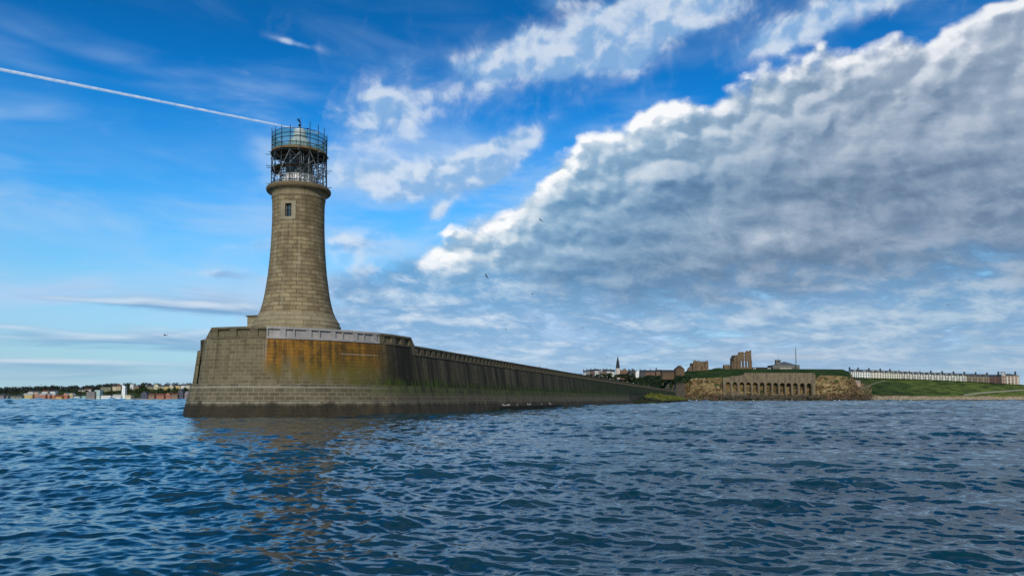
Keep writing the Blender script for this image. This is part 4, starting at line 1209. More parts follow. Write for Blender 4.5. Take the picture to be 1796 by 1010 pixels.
b = MB(); b.box(((wpx(1305.5-PX0, AY)+ax1)/2, AY+0.9, zat(655.4, AY)+0.55), (ax1-wpx(1305.5-PX0, AY), 0.5, 1.1)); b.build('coping_wall', M_arcw, arc)

# ruin walls
M_ruin = masonry('ruin_stone', 1.1, 0.55, (0.155, 0.100, 0.055), (0.225, 0.150, 0.088), (0.085, 0.06, 0.035), 0.03,
                 lambda g, u, v, c: g.mix(g.ss(g.noise(g.vec(u*0.3, v*0.12, 2.0), 1.0, 5, 0.65), 0.48, 0.64)*0.6, c, (0.070, 0.045, 0.028)), bump=0.8)
def Z7(x, y): return (1180+x/5.6125, 590+y/5.6154)
RY = 925.0
def ab(x, y): px, py = Z7(x, y); return (wpx(px-PX0, RY), zat(py, RY))
pri = thing('priory_ruin', (*[wpx(1302-PX0, RY), RY], zat(648, RY)), 'tall ruined priory gable with three long lancet openings on the headland', 'ruin')
out = [ab(*p) for p in ((636, 338), (783, 338), (783, 250), (777, 200), (776, 136), (766, 135), (764, 143), (748, 144), (746, 139), (728, 142), (726, 152), (716, 158), (700, 158), (697, 150), (688, 148), (684, 155), (668, 153), (665, 150), (652, 158), (650, 178), (636, 180))]
def lancet(x, w, y0, y1):
    P = [ab(x-w, y1), ab(x+w, y1), ab(x+w, y0+w*1.6), ab(x+w*0.55, y0+w*0.5), ab(x, y0), ab(x-w*0.55, y0+w*0.5), ab(x-w, y0+w*1.6)]
    return P
hol = [lancet(683, 7.5, 236, 300), lancet(713, 8, 228, 300), lancet(742, 7.5, 236, 300), lancet(712, 6, 158.8+7, 192), lancet(712, 6.5, 200, 220), lancet(672, 4, 215, 228), lancet(752, 4, 205, 222)]
b = MB(); plate(b, out, hol, lambda a, z, t: Vector((a, RY+t, z)), 2.6); b.build('east_gable', M_ruin, pri)
b = MB()
for x0_, x1_, y0_ in ((606, 618, 205), (618, 634, 182)):
    (xa, za), (xb, zb2) = ab(x0_, y0_), ab(x1_, 338); b.box(((xa+xb)/2, RY+9, (za+zb2)/2), (xb-xa-0.02, 16, za-zb2))
b.build('side_wall', M_ruin, pri)
for x_ in (640, 662, 697, 728, 770):
    (xa, za), (xb, zb2) = ab(x_-4, 190 if x_ in (640, 770) else 232), ab(x_+4, 338); b = MB(); b.hexa([(xa, RY-1.1, zb2), (xb, RY-1.1, zb2), (xb, RY+0.02, zb2), (xa, RY+0.02, zb2), (xa, RY-0.4, za), (xb, RY-0.4, za), (xb, RY+0.02, za+0.6), (xa, RY+0.02, za+0.6)]); b.build('buttress', M_ruin, pri)

gat = thing('castle_gatehouse', (wpx(1229.5-PX0, RY), RY, zat(650, RY)), 'square brown ruined castle gatehouse with a ragged roofless top', 'ruin')
out = [ab(*p) for p in ((201, 340), (354, 340), (353, 300), (351, 238), (330, 240), (322, 246), (300, 243), (288, 248), (262, 240), (246, 238), (238, 244), (226, 232), (212, 236), (205, 256))]
hol = [[ab(281, 318), ab(293, 318), ab(293, 296), ab(287, 290), ab(281, 296)]]+[[ab(x_-5, y_+16), ab(x_+5, y_+16), ab(x_+5, y_), ab(x_-5, y_)] for x_, y_ in ((228, 262), (318, 262), (228, 290), (318, 288))]
b = MB(); plate(b, out, hol, lambda a, z, t: Vector((a, RY+t, z)), 3.0); b.build('front_wall', M_ruin, gat)
(xa, za), (xb, zb2) = ab(206, 262), ab(350, 340)
for xx, hh_ in ((xa+1.0, za), (xb-1.0, za+1.5)):
    b = MB(); b.box((xx, RY+10.01, (hh_+zb2)/2), (2.0, 14, hh_-zb2)); b.build('side_wall', M_ruin, gat)
b = MB(); b.box(((xa+xb)/2, RY+18, (za+zb2)/2+0.7), (xb-xa, 2.0, za-zb2)); b.build('back_wall', M_ruin, gat)
(xa, za), (xb, zb2) = ab(150, 292), ab(200, 340)
b = MB(); b.hexa([(xa, RY+3, zb2), (xb-0.1, RY+3, zb2), (xb-0.1, RY+9, zb2), (xa, RY+9, zb2), (xa+2, RY+3, za-2), (xb-0.1, RY+3, za+1), (xb-0.1, RY+9, za+1), (xa+2, RY+9, za-2)]); b.build('curtain_wall', M_ruin, gat)

def simple(px0, px1, pyt, pyb, Y): return Vector((wpx((px0+px1)/2-PX0, Y), Y, zat(pyb, Y))), wpx(px1-px0, Y), zat(pyt, Y)-zat(pyb, Y)
M_brownst = masonry('brown_stone_house', 1.0, 0.4, (0.135, 0.080, 0.042), (0.18, 0.112, 0.062), (0.08, 0.055, 0.034), 0.05, None, bump=0.4)
bs, w_, h_ = simple(1186, 1201, 647, 661, 915)
house('barrack_block', 'brown stone block with a pointed slate roof left of the castle gatehouse', 'building', bs, w_, h_, 9, 'front', M_brownst, plain('brown_slate', (0.050, 0.042, 0.038), 0.8, 0.2, 0.5), 0.1, wpx(6, 915), 3, 2, (0.9, 1.5))
bs, w_, h_ = simple(1162, 1185, 653, 661, 922)
house('stone_range', 'long low brown stone range with a pitched roof beside the pointed block', 'building', bs, w_, h_, 10, 'side', M_brownst, plain('brown_slate', (0.095, 0.072, 0.058)), 0.1, wpx(4.6, 922), 5, 1, (0.9, 1.3))
bs, w_, h_ = simple(1270.5, 1281, 643.5, 650, 930)
house('ruined_lodge', 'small ruined stone lodge between the grassy mound and the priory gable', 'ruin', bs, w_, h_, 6, 'side', M_ruin, M_ruin, 0, wpx(4, 930), 2, 1, (0.8, 1.4))
bs, w_, h_ = simple(1283.6, 1286.4, 636, 650, 928)
t = thing('stone_pillar', bs, 'slim broken stone pillar standing just left of the priory gable', 'pillar')
b = MB(); b.box((bs.x, bs.y, bs.z+h_/2-1), (w_, 1.8, h_+2)); b.build('pillar_shaft', M_ruin, t)
b = MB(); b.hexa([(bs.x-w_*.35, bs.y-0.7, bs.z+h_), (bs.x+w_*.35, bs.y-0.7, bs.z+h_), (bs.x+w_*.35, bs.y+0.7, bs.z+h_), (bs.x-w_*.35, bs.y+0.7, bs.z+h_), (bs.x-w_*.1, bs.y-0.2, bs.z+h_+2.4), (bs.x+w_*.25, bs.y-0.2, bs.z+h_+1.6), (bs.x+w_*.25, bs.y+0.2, bs.z+h_+1.6), (bs.x-w_*.1, bs.y+0.2, bs.z+h_+2.4)]); b.build('broken_top', M_ruin, t)
# grassy mound by the castle
b = MB(); c0 = Vector((wpx(1260-PX0, 932), 932, zat(650, 932)))
b.lathe([(10.5*math.cos(a), c0.z-1.0+4.6*math.sin(a)) for a in np.linspace(0, math.pi/2-0.01, 8)], (c0.x, c0.y), 26)
tag(b.build('mound', leaf_mat('grass_tuft', (0.014, 0.036, 0.011), (0.034, 0.062, 0.016)), smooth=True), kind='structure')

# long hut and coastguard station
M_darkhut = paint('dark_hut', (0.040, 0.038, 0.036)); M_whitewall = paint('white_wall', (0.62, 0.60, 0.55)); M_lead = plain('lead_roof', (0.095, 0.100, 0.105), 0.6, 0.2, 0.5)
bs, w_, h_ = simple(1321, 1353, 644.6, 649.5, 935)
t = house('long_hut', 'long low dark hut with white gaps, between priory and watch station', 'hut', bs, w_, h_, 6, 'flat', M_darkhut, M_darkhut, 0, 0)
for x_ in (-0.46, -0.37, 0.34, 0.44): b = MB(); b.box((w_*x_, -0.05, h_*0.62), (1.4, 0.16, h_*0.5)); o = lbuild(b, 'white_panel', M_whitewall, t)
CY = 930.0
bs, w_, h_ = simple(1356, 1403, 640.5, 650, CY)
cg = house('coastguard_station', 'low coastguard station with a grey pyramid roof and square lookout tower', 'building', bs, w_, h_, 20, 'flat', plain('grey_stucco', (0.17, 0.155, 0.13), 0.9, 0.2, 0.4), M_lead, 0, 0, 9, 1, (1.1, 1.6))
b = MB(); b.box((-w_*0.03, -0.6, h_*0.27), (w_*0.44, 1.1, h_*0.55)); lbuild(b, 'pale_front', plain('pale_render', (0.40, 0.36, 0.29), 0.9, 0.15, 0.4), cg)
b = MB(); ww = w_*0.40; zz = h_+0.5
ap = (w_*0.02, 9, zz+wpx(6.6, CY)); A = [(-ww, 0, zz), (ww*0.95, 0, zz), (ww*0.95, 18, zz), (-ww, 18, zz)]
for k in range(4): b.quad([A[k], A[(k+1) % 4], ap])
lbuild(b, 'pyramid_roof', M_lead, cg)
b = MB(); b.box((-w_*0.26, 5, zz+wpx(4.2, CY)), (wpx(8, CY), 5, wpx(8.6, CY))); b.box((-w_*0.26, 5, zz+wpx(8.8, CY)), (wpx(9, CY), 5.8, 0.5)); tw = lbuild(b, 'lookout_tower', plain('grey_stucco', (0.17, 0.155, 0.13)), cg)
b = MB(); b.tube((-w_*0.245, 5, zz+wpx(8.9, CY)), (-w_*0.245, 5, zz+wpx(19.5, CY)), 0.14, 5, 0.06); lbuild(b, 'aerial', Mblack, tw)
window(tw, -w_*0.26, zz+wpx(6, CY), wpx(6.5, CY), 1.6, 2.42)
mp = Vector((wpx(1396.5-PX0, 926), 926, zat(650, 926)))
ms = thing('radio_mast', mp, 'tall slim dark lattice mast right of the coastguard station', 'mast')
topz = zat(603.5, 926); H_ = topz-mp.z
b = MB()
def leg_pt(k, f): rr = 1.15*(1-f)+0.16; t = 2*math.pi*k/3+0.4; return Vector((mp.x+rr*math.cos(t), mp.y+rr*math.sin(t), mp.z+H_*0.86*f))
for k in range(3): bb = MB(); bb.tube(leg_pt(k, 0), leg_pt(k, 1), 0.13, 5); bb.build('leg', Msteel, ms)
for i in range(11):
    for k in range(3): b.tube(leg_pt(k, i/11), leg_pt((k+1) % 3, (i+1)/11), 0.07, 4)
b.build('lattice', Msteel, ms)
b = MB(); b.tube((mp.x, mp.y, mp.z+H_*0.84), (mp.x, mp.y, topz), 0.10, 5, 0.05); b.build('whip_aerial', Msteel, ms)

# clifftop terrace
TYc = 1095.0
crm = [(0.60, 0.55, 0.44), (0.54, 0.50, 0.42), (0.64, 0.61, 0.53)]
tb = [(1493, 1508, 'A'), (1508, 1526.5, 'A'), (1527, 1547, 'B'), (1547, 1564, 'B'), (1564, 1580, 'B'), (1580, 1598, 'C'), (1598, 1617, 'C'), (1617, 1636, 'C'), (1636, 1656, 'C'), (1656, 1676, 'C'), (1676, 1695, 'C'),
      (1695, 1715, 'D'), (1715, 1735, 'D'), (1735, 1757, 'E')]
ords = ['first', 'second', 'third', 'fourth', 'fifth', 'sixth', 'seventh', 'eighth', 'ninth', 'tenth', 'eleventh', 'twelfth', 'thirteenth', 'fourteenth']
kinds = {'A': ('white rendered terraced house', (0.76, 0.73, 0.65)), 'B': ('cream terraced house with a dark floor band', (0.68, 0.62, 0.49)), 'C': ('pale stone terraced house with slate roof', (0.62, 0.58, 0.49)),
         'D': ('buff brown terraced house with slate roof', (0.26, 0.20, 0.135)), 'E': ('red brick terraced house with slate roof', (0.15, 0.075, 0.058))}
for i, (p0, p1, kd) in enumerate(tb):
    f_ = (p0+p1)/2; Yt = interp(f_, [(1490, 1060), (1540, 1110), (1760, 1128)])
    yb = interp(f_, CREST)+0.6; yt = interp(f_, [(1490, 651.6), (1525, 652.6), (1600, 656.0), (1700, 659.6), (1760, 661.6)])
    bs, w_, h_ = simple(p0, p1, yt, yb, Yt)
    nm, colr = kinds[kd]
    house('terraced_house', f'{nm}, {ords[i]} from the left in the clifftop row', 'house', bs, w_-0.05, h_, 11, 'side', paint(f'terrace_wall_{kd.lower()}', colr), M_slate, 0, wpx(4.3, Yt), 4, 3, (1.5, 1.9), 1, 'terraced houses along the clifftop', 0.02, dormer=2 if kd in 'BCD' else 1, bay=2 if kd in 'CDE' else 0)
bs, w_, h_ = simple(1757, 1788, 658.5, 675, 1120)
bl = house('corner_mansion', 'large red and cream corner block with a white turret ending the clifftop row', 'building', bs, w_, h_, 16, 'hip', paint('mansion_wall', (0.36, 0.25, 0.18)), M_slate, 0, wpx(3.5, 1120), 6, 3, (1.4, 2.0), 2)
b = MB(); b.slab([(-w_*0.34+3*math.cos(t), 3+3*math.sin(t)) for t in np.linspace(0, 2*math.pi, 9)[:-1]], h_-2, h_+wpx(5.5, 1120)); tu = lbuild(b, 'turret', M_whitewall, bl)
b = MB(); b.slab([(-w_*0.34+3.4*math.cos(t), 3+3.4*math.sin(t)) for t in np.linspace(0, 2*math.pi, 9)[:-1]], h_+wpx(5.5, 1120)+0.003, h_+wpx(6.4, 1120)); lbuild(b, 'turret_cap', M_redtile, tu)
window(tu, -w_*0.34, h_+wpx(3, 1120), 1.6, 1.8, -0.02)
for k in range(4):
    b = MB(); b.box((-w_*0.2+k*w_*0.2, -0.4, h_*0.45), (2.2, 0.8, h_*0.86)); lbuild(b, 'bay', paint('cream_bay', (0.58, 0.52, 0.42)), bl)
bs, w_, h_ = simple(1490, 1509, 667, 674, 952)
house('cliff_hut', 'row of small white and pink sheds below the left end of the terrace', 'shed', bs, w_, h_, 4, 'flat', plain('pink_wall', (0.38, 0.27, 0.23), 0.9, 0.3, 0.3), M_slate, 0, 0, 6, 1, (0.8, 1.6))
# clipped dark hedge in front of the terrace
hp = [head.ground(q, interp(q, CREST)+1.4)+Vector((0, -1, 0.4)) for q in range(1497, 1792, 4)]
hg = leafmass([(p, (2.0, 0.9, 0.7)) for p in hp], 0.5, rnd, 5200)
tag(hg.build('hedge', leaf_mat('hedge_leaf', (0.010, 0.022, 0.008), (0.026, 0.046, 0.012))), 'long dark clipped hedge along the foot of the clifftop terrace', 'hedge')

# village, church and cottages left of the ruins
def V(px0, px1, pyt, pyb, Y=1120): return simple(px0, px1, pyt, pyb, Y)
bs, w_, h_ = V(1080, 1088.5, 645.5, 660)
ch = thing('church', bs, 'church with a white and brown tower and a tall black spire', 'church')
b = MB(); b.box((bs.x, bs.y+3, bs.z+h_/2-2), (w_*0.8, 6.4, h_+4)); b.build('tower', paint('church_white', (0.50, 0.44, 0.38)), ch)
b = MB(); b.box((bs.x+w_*0.56, bs.y+4, bs.z+h_/2-2), (w_*0.3, 5.0, h_*0.7+4)); b.build('stair_turret', plain('church_brick', (0.20, 0.10, 0.06), 0.9, 0.2, 0.5), ch)
zs = bs.z+h_; zt_ = zat(622.5, 1120)
b = MB(); b.lathe([(3.1, zs), (3.2, zs+0.4), (2.5, zs+5.0), (2.45, zs+6.5), (1.7, zs+11), (0.12, zt_-1.0), (0.02, zt_)], (bs.x, bs.y+3), 8, ph=math.pi/8); sp = b.build('spire', plain('black_slate', (0.022, 0.024, 0.028), 0.7, 0.3, 0.5), ch)
b = MB(); b.tube((bs.x, bs.y+3, zt_-0.2), (bs.x, bs.y+3, zt_+1.8), 0.08, 4); b.build('finial', Mblack, sp)
M_brick = plain('brown_brick', (0.20, 0.115, 0.075), 0.9, 0.2, 0.5); M_bslate = plain('blue_slate', (0.030, 0.036, 0.048), 0.7, 0.25, 0.5)
VILL = [
 (1023, 1028, 652.6, 657, 'side', 'w', 's', 'small white house with dark roof at the far left end of the village'),
 (1029, 1035, 651.4, 658, 'side', 'g', 's', 'grey house second from the left end of the village'),
 (1036, 1043, 650.8, 658, 'side', 'b', 'k', 'brown house with dark roof above the pier parapet left of the spire'),
 (1043.5, 1050, 650.2, 657, 'side', 'w', 'k', 'white fronted house in the middle of the houses left of the spire'),
 (1050.5, 1057, 650.0, 656.5, 'front', 'g', 's', 'grey gabled house left of the white cottages by the spire'),
 (1057.5, 1064, 650.6, 657, 'side', 'b', 'k', 'brown brick house two along from the church tower'),
 (1064.5, 1071, 651.0, 658, 'side', 'w', 's', 'white cottage with slate roof next but one to the church tower'),
 (1071.5, 1079, 651.4, 658.5, 'side', 'w', 'k', 'white cottage immediately left of the church tower'),
 (1090, 1103, 652.5, 662, 'front', 'b', 'r', 'large brown gabled hall immediately right of the church spire'),
 (1104, 1109, 651.0, 661, 'front', 'd', 'k', 'tall dark slate gabled house right of the brown hall'),
 (1109.2, 1114.6, 649.8, 661, 'front', 'd', 'k', 'tall dark slate gabled house touching the white gabled cottage'),
 (1115, 1122.5, 652.5, 661.5, 'front', 'W', 'k', 'bright white gabled cottage in front of dark roofs right of the spire'),
 (1123, 1132, 652.0, 661, 'side', 'd', 'k', 'dark house joined to the right of the white gabled cottage'),
 (1132.2, 1141, 652.4, 661.5, 'side', 'b', 'k', 'brown terraced cottage second right of the white gabled cottage'),
 (1141.2, 1151, 652.2, 661.5, 'side', 'b', 's', 'brown cottage with grey slates in the middle of the row below the ruins'),
 (1151.2, 1161.5, 651.6, 661.5, 'side', 'b', 'k', 'brown cottage at the ruin end of the row'),
]
wm = {'w': paint('village_white', (0.55, 0.53, 0.49)), 'W': paint('bright_white', (0.80, 0.80, 0.76), 0.05), 'g': paint('village_grey', (0.24, 0.23, 0.22)), 'b': M_brick, 'd': paint('dark_wall', (0.075, 0.072, 0.075))}
rm = {'s': M_slate, 'k': M_bslate, 'r': plain('brown_roof', (0.15, 0.085, 0.060), 0.8, 0.2, 0.5)}
for k, (a, e, pt, pb, rf, wk, rk, lab) in enumerate(VILL):
    Yv = 1105 + (k % 3)*7
    bs, w_, h_ = V(a, e, pt, pb, Yv)
    gable = rf == 'front'
    house('village_house', lab, 'house', bs, w_, h_, 8 if not gable else 12, rf, wm[wk], rm[rk], (k % 5-2)*0.03, wpx(3.4 if not gable else (e-a)*0.48, Yv), 0 if wk == 'W' else 3, 2 if h_ > 6 else 1, (0.8, 1.2), 1, 'village houses left of the ruins', 0.15)
# scrub on the slope below the village: one continuous mass
rnd = random.Random(8)
ell = []
for _ in range(105):
    q = rnd.uniform(1108, 1206); lo = interp(q, [(1108, 664), (1140, 663), (1170, 662), (1190, 664), (1206, 662)]); hi = interp(q, [(1108, 678), (1140, 690), (1172, 690), (1186, 675), (1206, 668)])
    gp = head.ground(q, rnd.uniform(lo, hi)); r_ = rnd.uniform(1.6, 4.2); ell.append((gp+Vector((0, 0, r_*0.5)), (r_*1.3, r_*1.2, r_)))
M_scrub = leaf_mat('scrub_leaf', (0.010, 0.022, 0.010), (0.030, 0.050, 0.018))
tag(leafmass(ell, 0.85, rnd, 9000).build('scrub', M_scrub), kind='stuff', label='dark green scrub covering the slope below the village', cat='scrub')
ell = []
for q in np.arange(1010, 1112, 1.5):
    gp = Vector((wpx(q-PX0, 1080), 1080+rnd.uniform(-15, 15), zat(rnd.uniform(656.5, 663), 1080))); r_ = rnd.uniform(1.5, 3.2); ell.append((gp, (r_*1.4, r_, r_)))
tag(leafmass(ell, 0.8, rnd, 4200).build('scrub', M_scrub), kind='stuff', label='low dark hedgerows in front of the village houses', cat='scrub')
# grey concrete abutment at the root of the pier
bs, w_, h_ = simple(1178, 1202, 672, 700, 868)
ab_ = thing('concrete_abutment', bs, 'blocky grey concrete abutment at the foot of the cliff left of the yellow rock', 'sea wall')
M_ab = masonry('abutment_concrete', 3.0, 1.3, (0.060, 0.048, 0.034), (0.085, 0.068, 0.048), (0.04, 0.032, 0.022), 0.05, None)
b = MB(); b.hexa([(bs.x-w_/2, 864, -1), (bs.x+w_*0.42, 862, -1), (bs.x+w_*0.42, 878, -1), (bs.x-w_/2, 878, -1), (bs.x-w_*0.16, 866, bs.z+h_-1), (bs.x+w_*0.38, 865, bs.z+h_), (bs.x+w_*0.38, 878, bs.z+h_), (bs.x-w_*0.16, 878, bs.z+h_-1)]); b.build('abutment_body', M_ab, ab_)
b = MB(); b.hexa([(bs.x-w_*0.2, 865.5, bs.z+h_+0.003), (bs.x+w_*0.4, 864.5, bs.z+h_+0.003), (bs.x+w_*0.4, 878, bs.z+h_+0.003), (bs.x-w_*0.2, 878, bs.z+h_+0.003), (bs.x-w_*0.2, 865.5, bs.z+h_+0.8), (bs.x+w_*0.4, 864.5, bs.z+h_+0.8), (bs.x+w_*0.4, 878, bs.z+h_+0.8), (bs.x-w_*0.2, 878, bs.z+h_+0.8)]); b.build('capping', M_ab, ab_)

# dark boulders along the foot of the cliffs: too many to count
def boulders(items, seed):
    rr = random.Random(seed); mb = MB()
    for c, r in items:
        bm = bmesh.new(); bmesh.ops.create_icosphere(bm, subdivisions=2, radius=1.0)
        i0 = len(mb.v); o_ = Vector((rr.uniform(0, 99), rr.uniform(0, 99), 0)); sx = (rr.uniform(0.8, 1.5), rr.uniform(0.7, 1.2), rr.uniform(0.55, 0.85))
        for v in bm.verts:
            k = 1+0.35*mnoise.noise(v.co*1.3+o_)
            mb.v.append((c[0]+v.co.x*k*r*sx[0], c[1]+v.co.y*k*r*sx[1], c[2]+v.co.z*k*r*sx[2]))
        for f in bm.faces: mb.f.append(tuple(i0+v.index for v in f.verts)); mb.uv.append([(0, 0)]*len(f.verts)); mb.m.append(0)
        bm.free()
    return mb
M_weedrock = plain('weedy_rock', (0.030, 0.028, 0.018), 0.8, 0.7, 0.5, c2=(0.075, 0.060, 0.036))
items = []
for _ in range(90):
    items.append((((rnd.uniform(ax0-4, ax1+8)), AY-rnd.uniform(0.2, 4.5), rnd.uniform(0.0, 4.2)), rnd.uniform(1.4, 3.4)))
for _ in range(150):
    q = rnd.uniform(1188, 1512); Ys = interp(q, SHORE)-rnd.uniform(2, 11); items.append(((wpx(q-PX0, Ys), Ys, rnd.uniform(-0.6, 0.9)), rnd.uniform(0.7, 2.3)))
for _ in range(70):
    q = rnd.uniform(1512, 1900); Ys = interp(q, SHORE)-rnd.uniform(2, 14); items.append(((wpx(q-PX0, Ys), Ys, rnd.uniform(-0.5, 0.2)), rnd.uniform(0.6, 1.6)))
tag(boulders(items, 2).build('shore_rocks', M_weedrock), kind='stuff', label='dark weedy rocks along the waterline under the cliffs', cat='rocks')
# yellow-green weed bank and boulders where the pier meets the rocks
mb = MB(); NSX, NCX = 60, 12; P = []
for i in range(NSX):
    s_ = 322+i*(640-322)/(NSX-1); f_ = i/(NSX-1)
    for j in range(NCX):
        c_ = PIER_C-0.8+j*1.25; hh_ = (3.4+3.2*min(1, max(0, (s_-365)/45)))*math.sin(min(1, f_*9)*math.pi/2)*(1-0.25*f_)*(math.cos(j/(NCX-1)*math.pi/2)**0.8)-0.9+1.5*mnoise.fractal(Vector((s_*0.09, c_*0.3, 1)), 1, 2, 4)
        P.append(SC(s_, c_, hh_))
mb.v = [tuple(p) for p in P]
for i in range(NSX-1):
    for j in range(NCX-1): mb.f.append((i*NCX+j, i*NCX+j+1, (i+1)*NCX+j+1, (i+1)*NCX+j)); mb.uv.append([(0, 0)]*4); mb.m.append(0)
m, g = new_mat('weed_bank'); pos = g.pos(); n1 = g.noise(pos, 0.25, 5, 0.65); pz_ = g.sep(pos)[2]
colr = g.mix(g.ss(n1, 0.36, 0.62), (0.060, 0.072, 0.008), (0.19, 0.19, 0.020))
colr = g.mix(g.ss(pz_+(n1-0.5)*3, 2.2, 0.9), colr, (0.014, 0.016, 0.008))
colr = g.mix(g.ss(g.sep(pos)[1], 385, 352), colr, g.mix(g.ss(n1, 0.44, 0.58), (0.012, 0.013, 0.008), (0.050, 0.058, 0.012)))
setp(g, color=colr, rough=0.9, spec=0.1)
tag(mb.build('weed_bank', m, smooth=True), kind='structure')
tuft = []
for _ in range(170):
    s_ = rnd.uniform(385, 600); c_ = PIER_C+rnd.uniform(0.5, 9); f_ = (s_-372)/268
    hh_ = 6.4*math.sin(min(1, f_*7)*math.pi/2)*(1-0.25*f_)*(math.cos((c_-PIER_C+.8)/13.75*math.pi/2)**0.8)-0.8
    if hh_ > 1.4: tuft.append((SC(s_, c_, hh_), (0.9, 0.9, 0.5)))
tag(leafmass(tuft, 0.28, rnd, 3000).build('weed_tufts', leaf_mat('weed_leaf', (0.075, 0.085, 0.010), (0.20, 0.20, 0.022))), kind='stuff', label='yellow-green weed growing on the bank at the end of the pier', cat='weed')
for k, (q, dz, r_) in enumerate(((1103, 0.9, 2.0), (1110, 0.4, 1.5), (1117, 0.7, 1.8), (1124, 0.2, 1.4), (1133, 0.3, 1.5), (1146, 0.0, 1.3), (1160, 0.1, 1.4))):
    Yb = 318+k*13; c_ = (wpx(q-PX0, Yb), Yb, dz)
    tag(boulders([((0, 0, 0), r_*1.25)], 20+k).build('boulder', M_weedrock, origin=c_), 'dark weed-covered boulder at the foot of the pier beside the yellow-green bank', 'boulder', 'boulders where the pier footing ends')
# surf along the rocks
mb = MB()
for q, w_ in ((1143, 2), (1149, 3), (1192, 8), (1206, 10), (1222, 7), (1240, 9), (1262, 3), (1321, 3), (1380, 5), (1388, 3), (1463, 5), (1472, 6), (1540, 5), (1581, 12), (1596, 5), (1660, 4), (1745, 5)):
    Yf = interp(q, SHORE)-16 if q > 1185 else 400
    x0_ = wpx(q-PX0, Yf); ww = wpx(w_, Yf)/2; n = 9
    for i in range(n):
        a0, a1 = -1+2*i/n, -1+2*(i+1)/n
        h0, h1 = [0.15+(0.9+0.5*math.sin(q+5*a))*max(0, 1-a*a) for a in (a0, a1)]
        mb.quad([(x0_+a0*ww, Yf-1.6, -0.1), (x0_+a1*ww, Yf-1.6, -0.1), (x0_+a1*ww, Yf, h1), (x0_+a0*ww, Yf, h0)])
        mb.quad([(x0_+a1*ww, Yf+2.6, -0.1), (x0_+a0*ww, Yf+2.6, -0.1), (x0_+a0*ww, Yf, h0), (x0_+a1*ww, Yf, h1)])
tag(mb.build('surf', plain('sea_foam', (0.72, 0.75, 0.78), 0.9, 0.1, 0.5)), kind='stuff', label='white surf breaking on the rocks below the headland', cat='surf')
# ------------------------------------------------------------------ the town across the river mouth, left
rnd = random.Random(21)
LT = [(-60, 684.5), (20, 684), (60, 682.5), (100, 682), (150, 682), (178, 680), (200, 677.5), (260, 676.5), (340, 676), (420, 676), (560, 680)]
def left_section(p):
    zc = zat(interp(p, LT), 1790)
    rows = [(1492, -1.5, 0), (1500, 0.8, 0), (1512, 2.6, 0), (1560, 4.0, 0), (1640, 7.0+3*max(0, min(1, (p-170)/40)), 0)]
    z0 = rows[-1][1]
    for k in range(1, 9): rows.append((1640+150*k/8, z0+(zc-z0)*math.sin(k/8*math.pi/2), 0.4))
    rows += [(1900, zc-1, 0), (2500, zc-10, 0)]
    return rows
town = Land(-80, 560, 4, left_section)
m, g = new_mat('river_bank'); pos = g.pos(); n1 = g.noise(pos, 0.03, 5, 0.6); n2 = g.noise(pos, 0.2, 4, 0.6); pz_ = g.sep(pos)[2]
gr = g.mix(g.ss(n1*0.5+n2*0.5, 0.38, 0.62), (0.022, 0.036, 0.014), (0.060, 0.075, 0.022))
colr = g.mix(g.ss(pz_+(n2-0.5)*2, 5.0, 3.2), gr, g.mix(g.ss(n2, 0.4, 0.6), (0.30, 0.25, 0.18), (0.46, 0.39, 0.28)))
colr = g.mix(g.ss(pz_, 1.1, 0.4), colr, (0.06, 0.05, 0.04))
setp(g, color=colr, rough=0.95, spec=0.1)
town.mesh('river_bank', m, rough=3.0, seed=9)
def Z5(x, y): return x/5.131, 660+y/5.133
wl = {'mauve': (0.26, 0.22, 0.24), 'greygreen': (0.22, 0.25, 0.22), 'yellow': (0.62, 0.46, 0.20), 'cream': (0.64, 0.56, 0.38), 'pink': (0.46, 0.24, 0.17), 'terracotta': (0.48, 0.20, 0.12), 'orange': (0.60, 0.36, 0.13),
      'white': (0.74, 0.72, 0.67), 'teal': (0.30, 0.48, 0.46), 'palteal': (0.48, 0.62, 0.60), 'grey': (0.24, 0.21, 0.20), 'olive': (0.24, 0.22, 0.13), 'brown': (0.24, 0.16, 0.11), 'brick': (0.34, 0.155, 0.10), 'dark': (0.085, 0.085, 0.11), 'buff': (0.50, 0.40, 0.24)}
def WM(k): return paint('town_'+k, wl[k], 0.10)
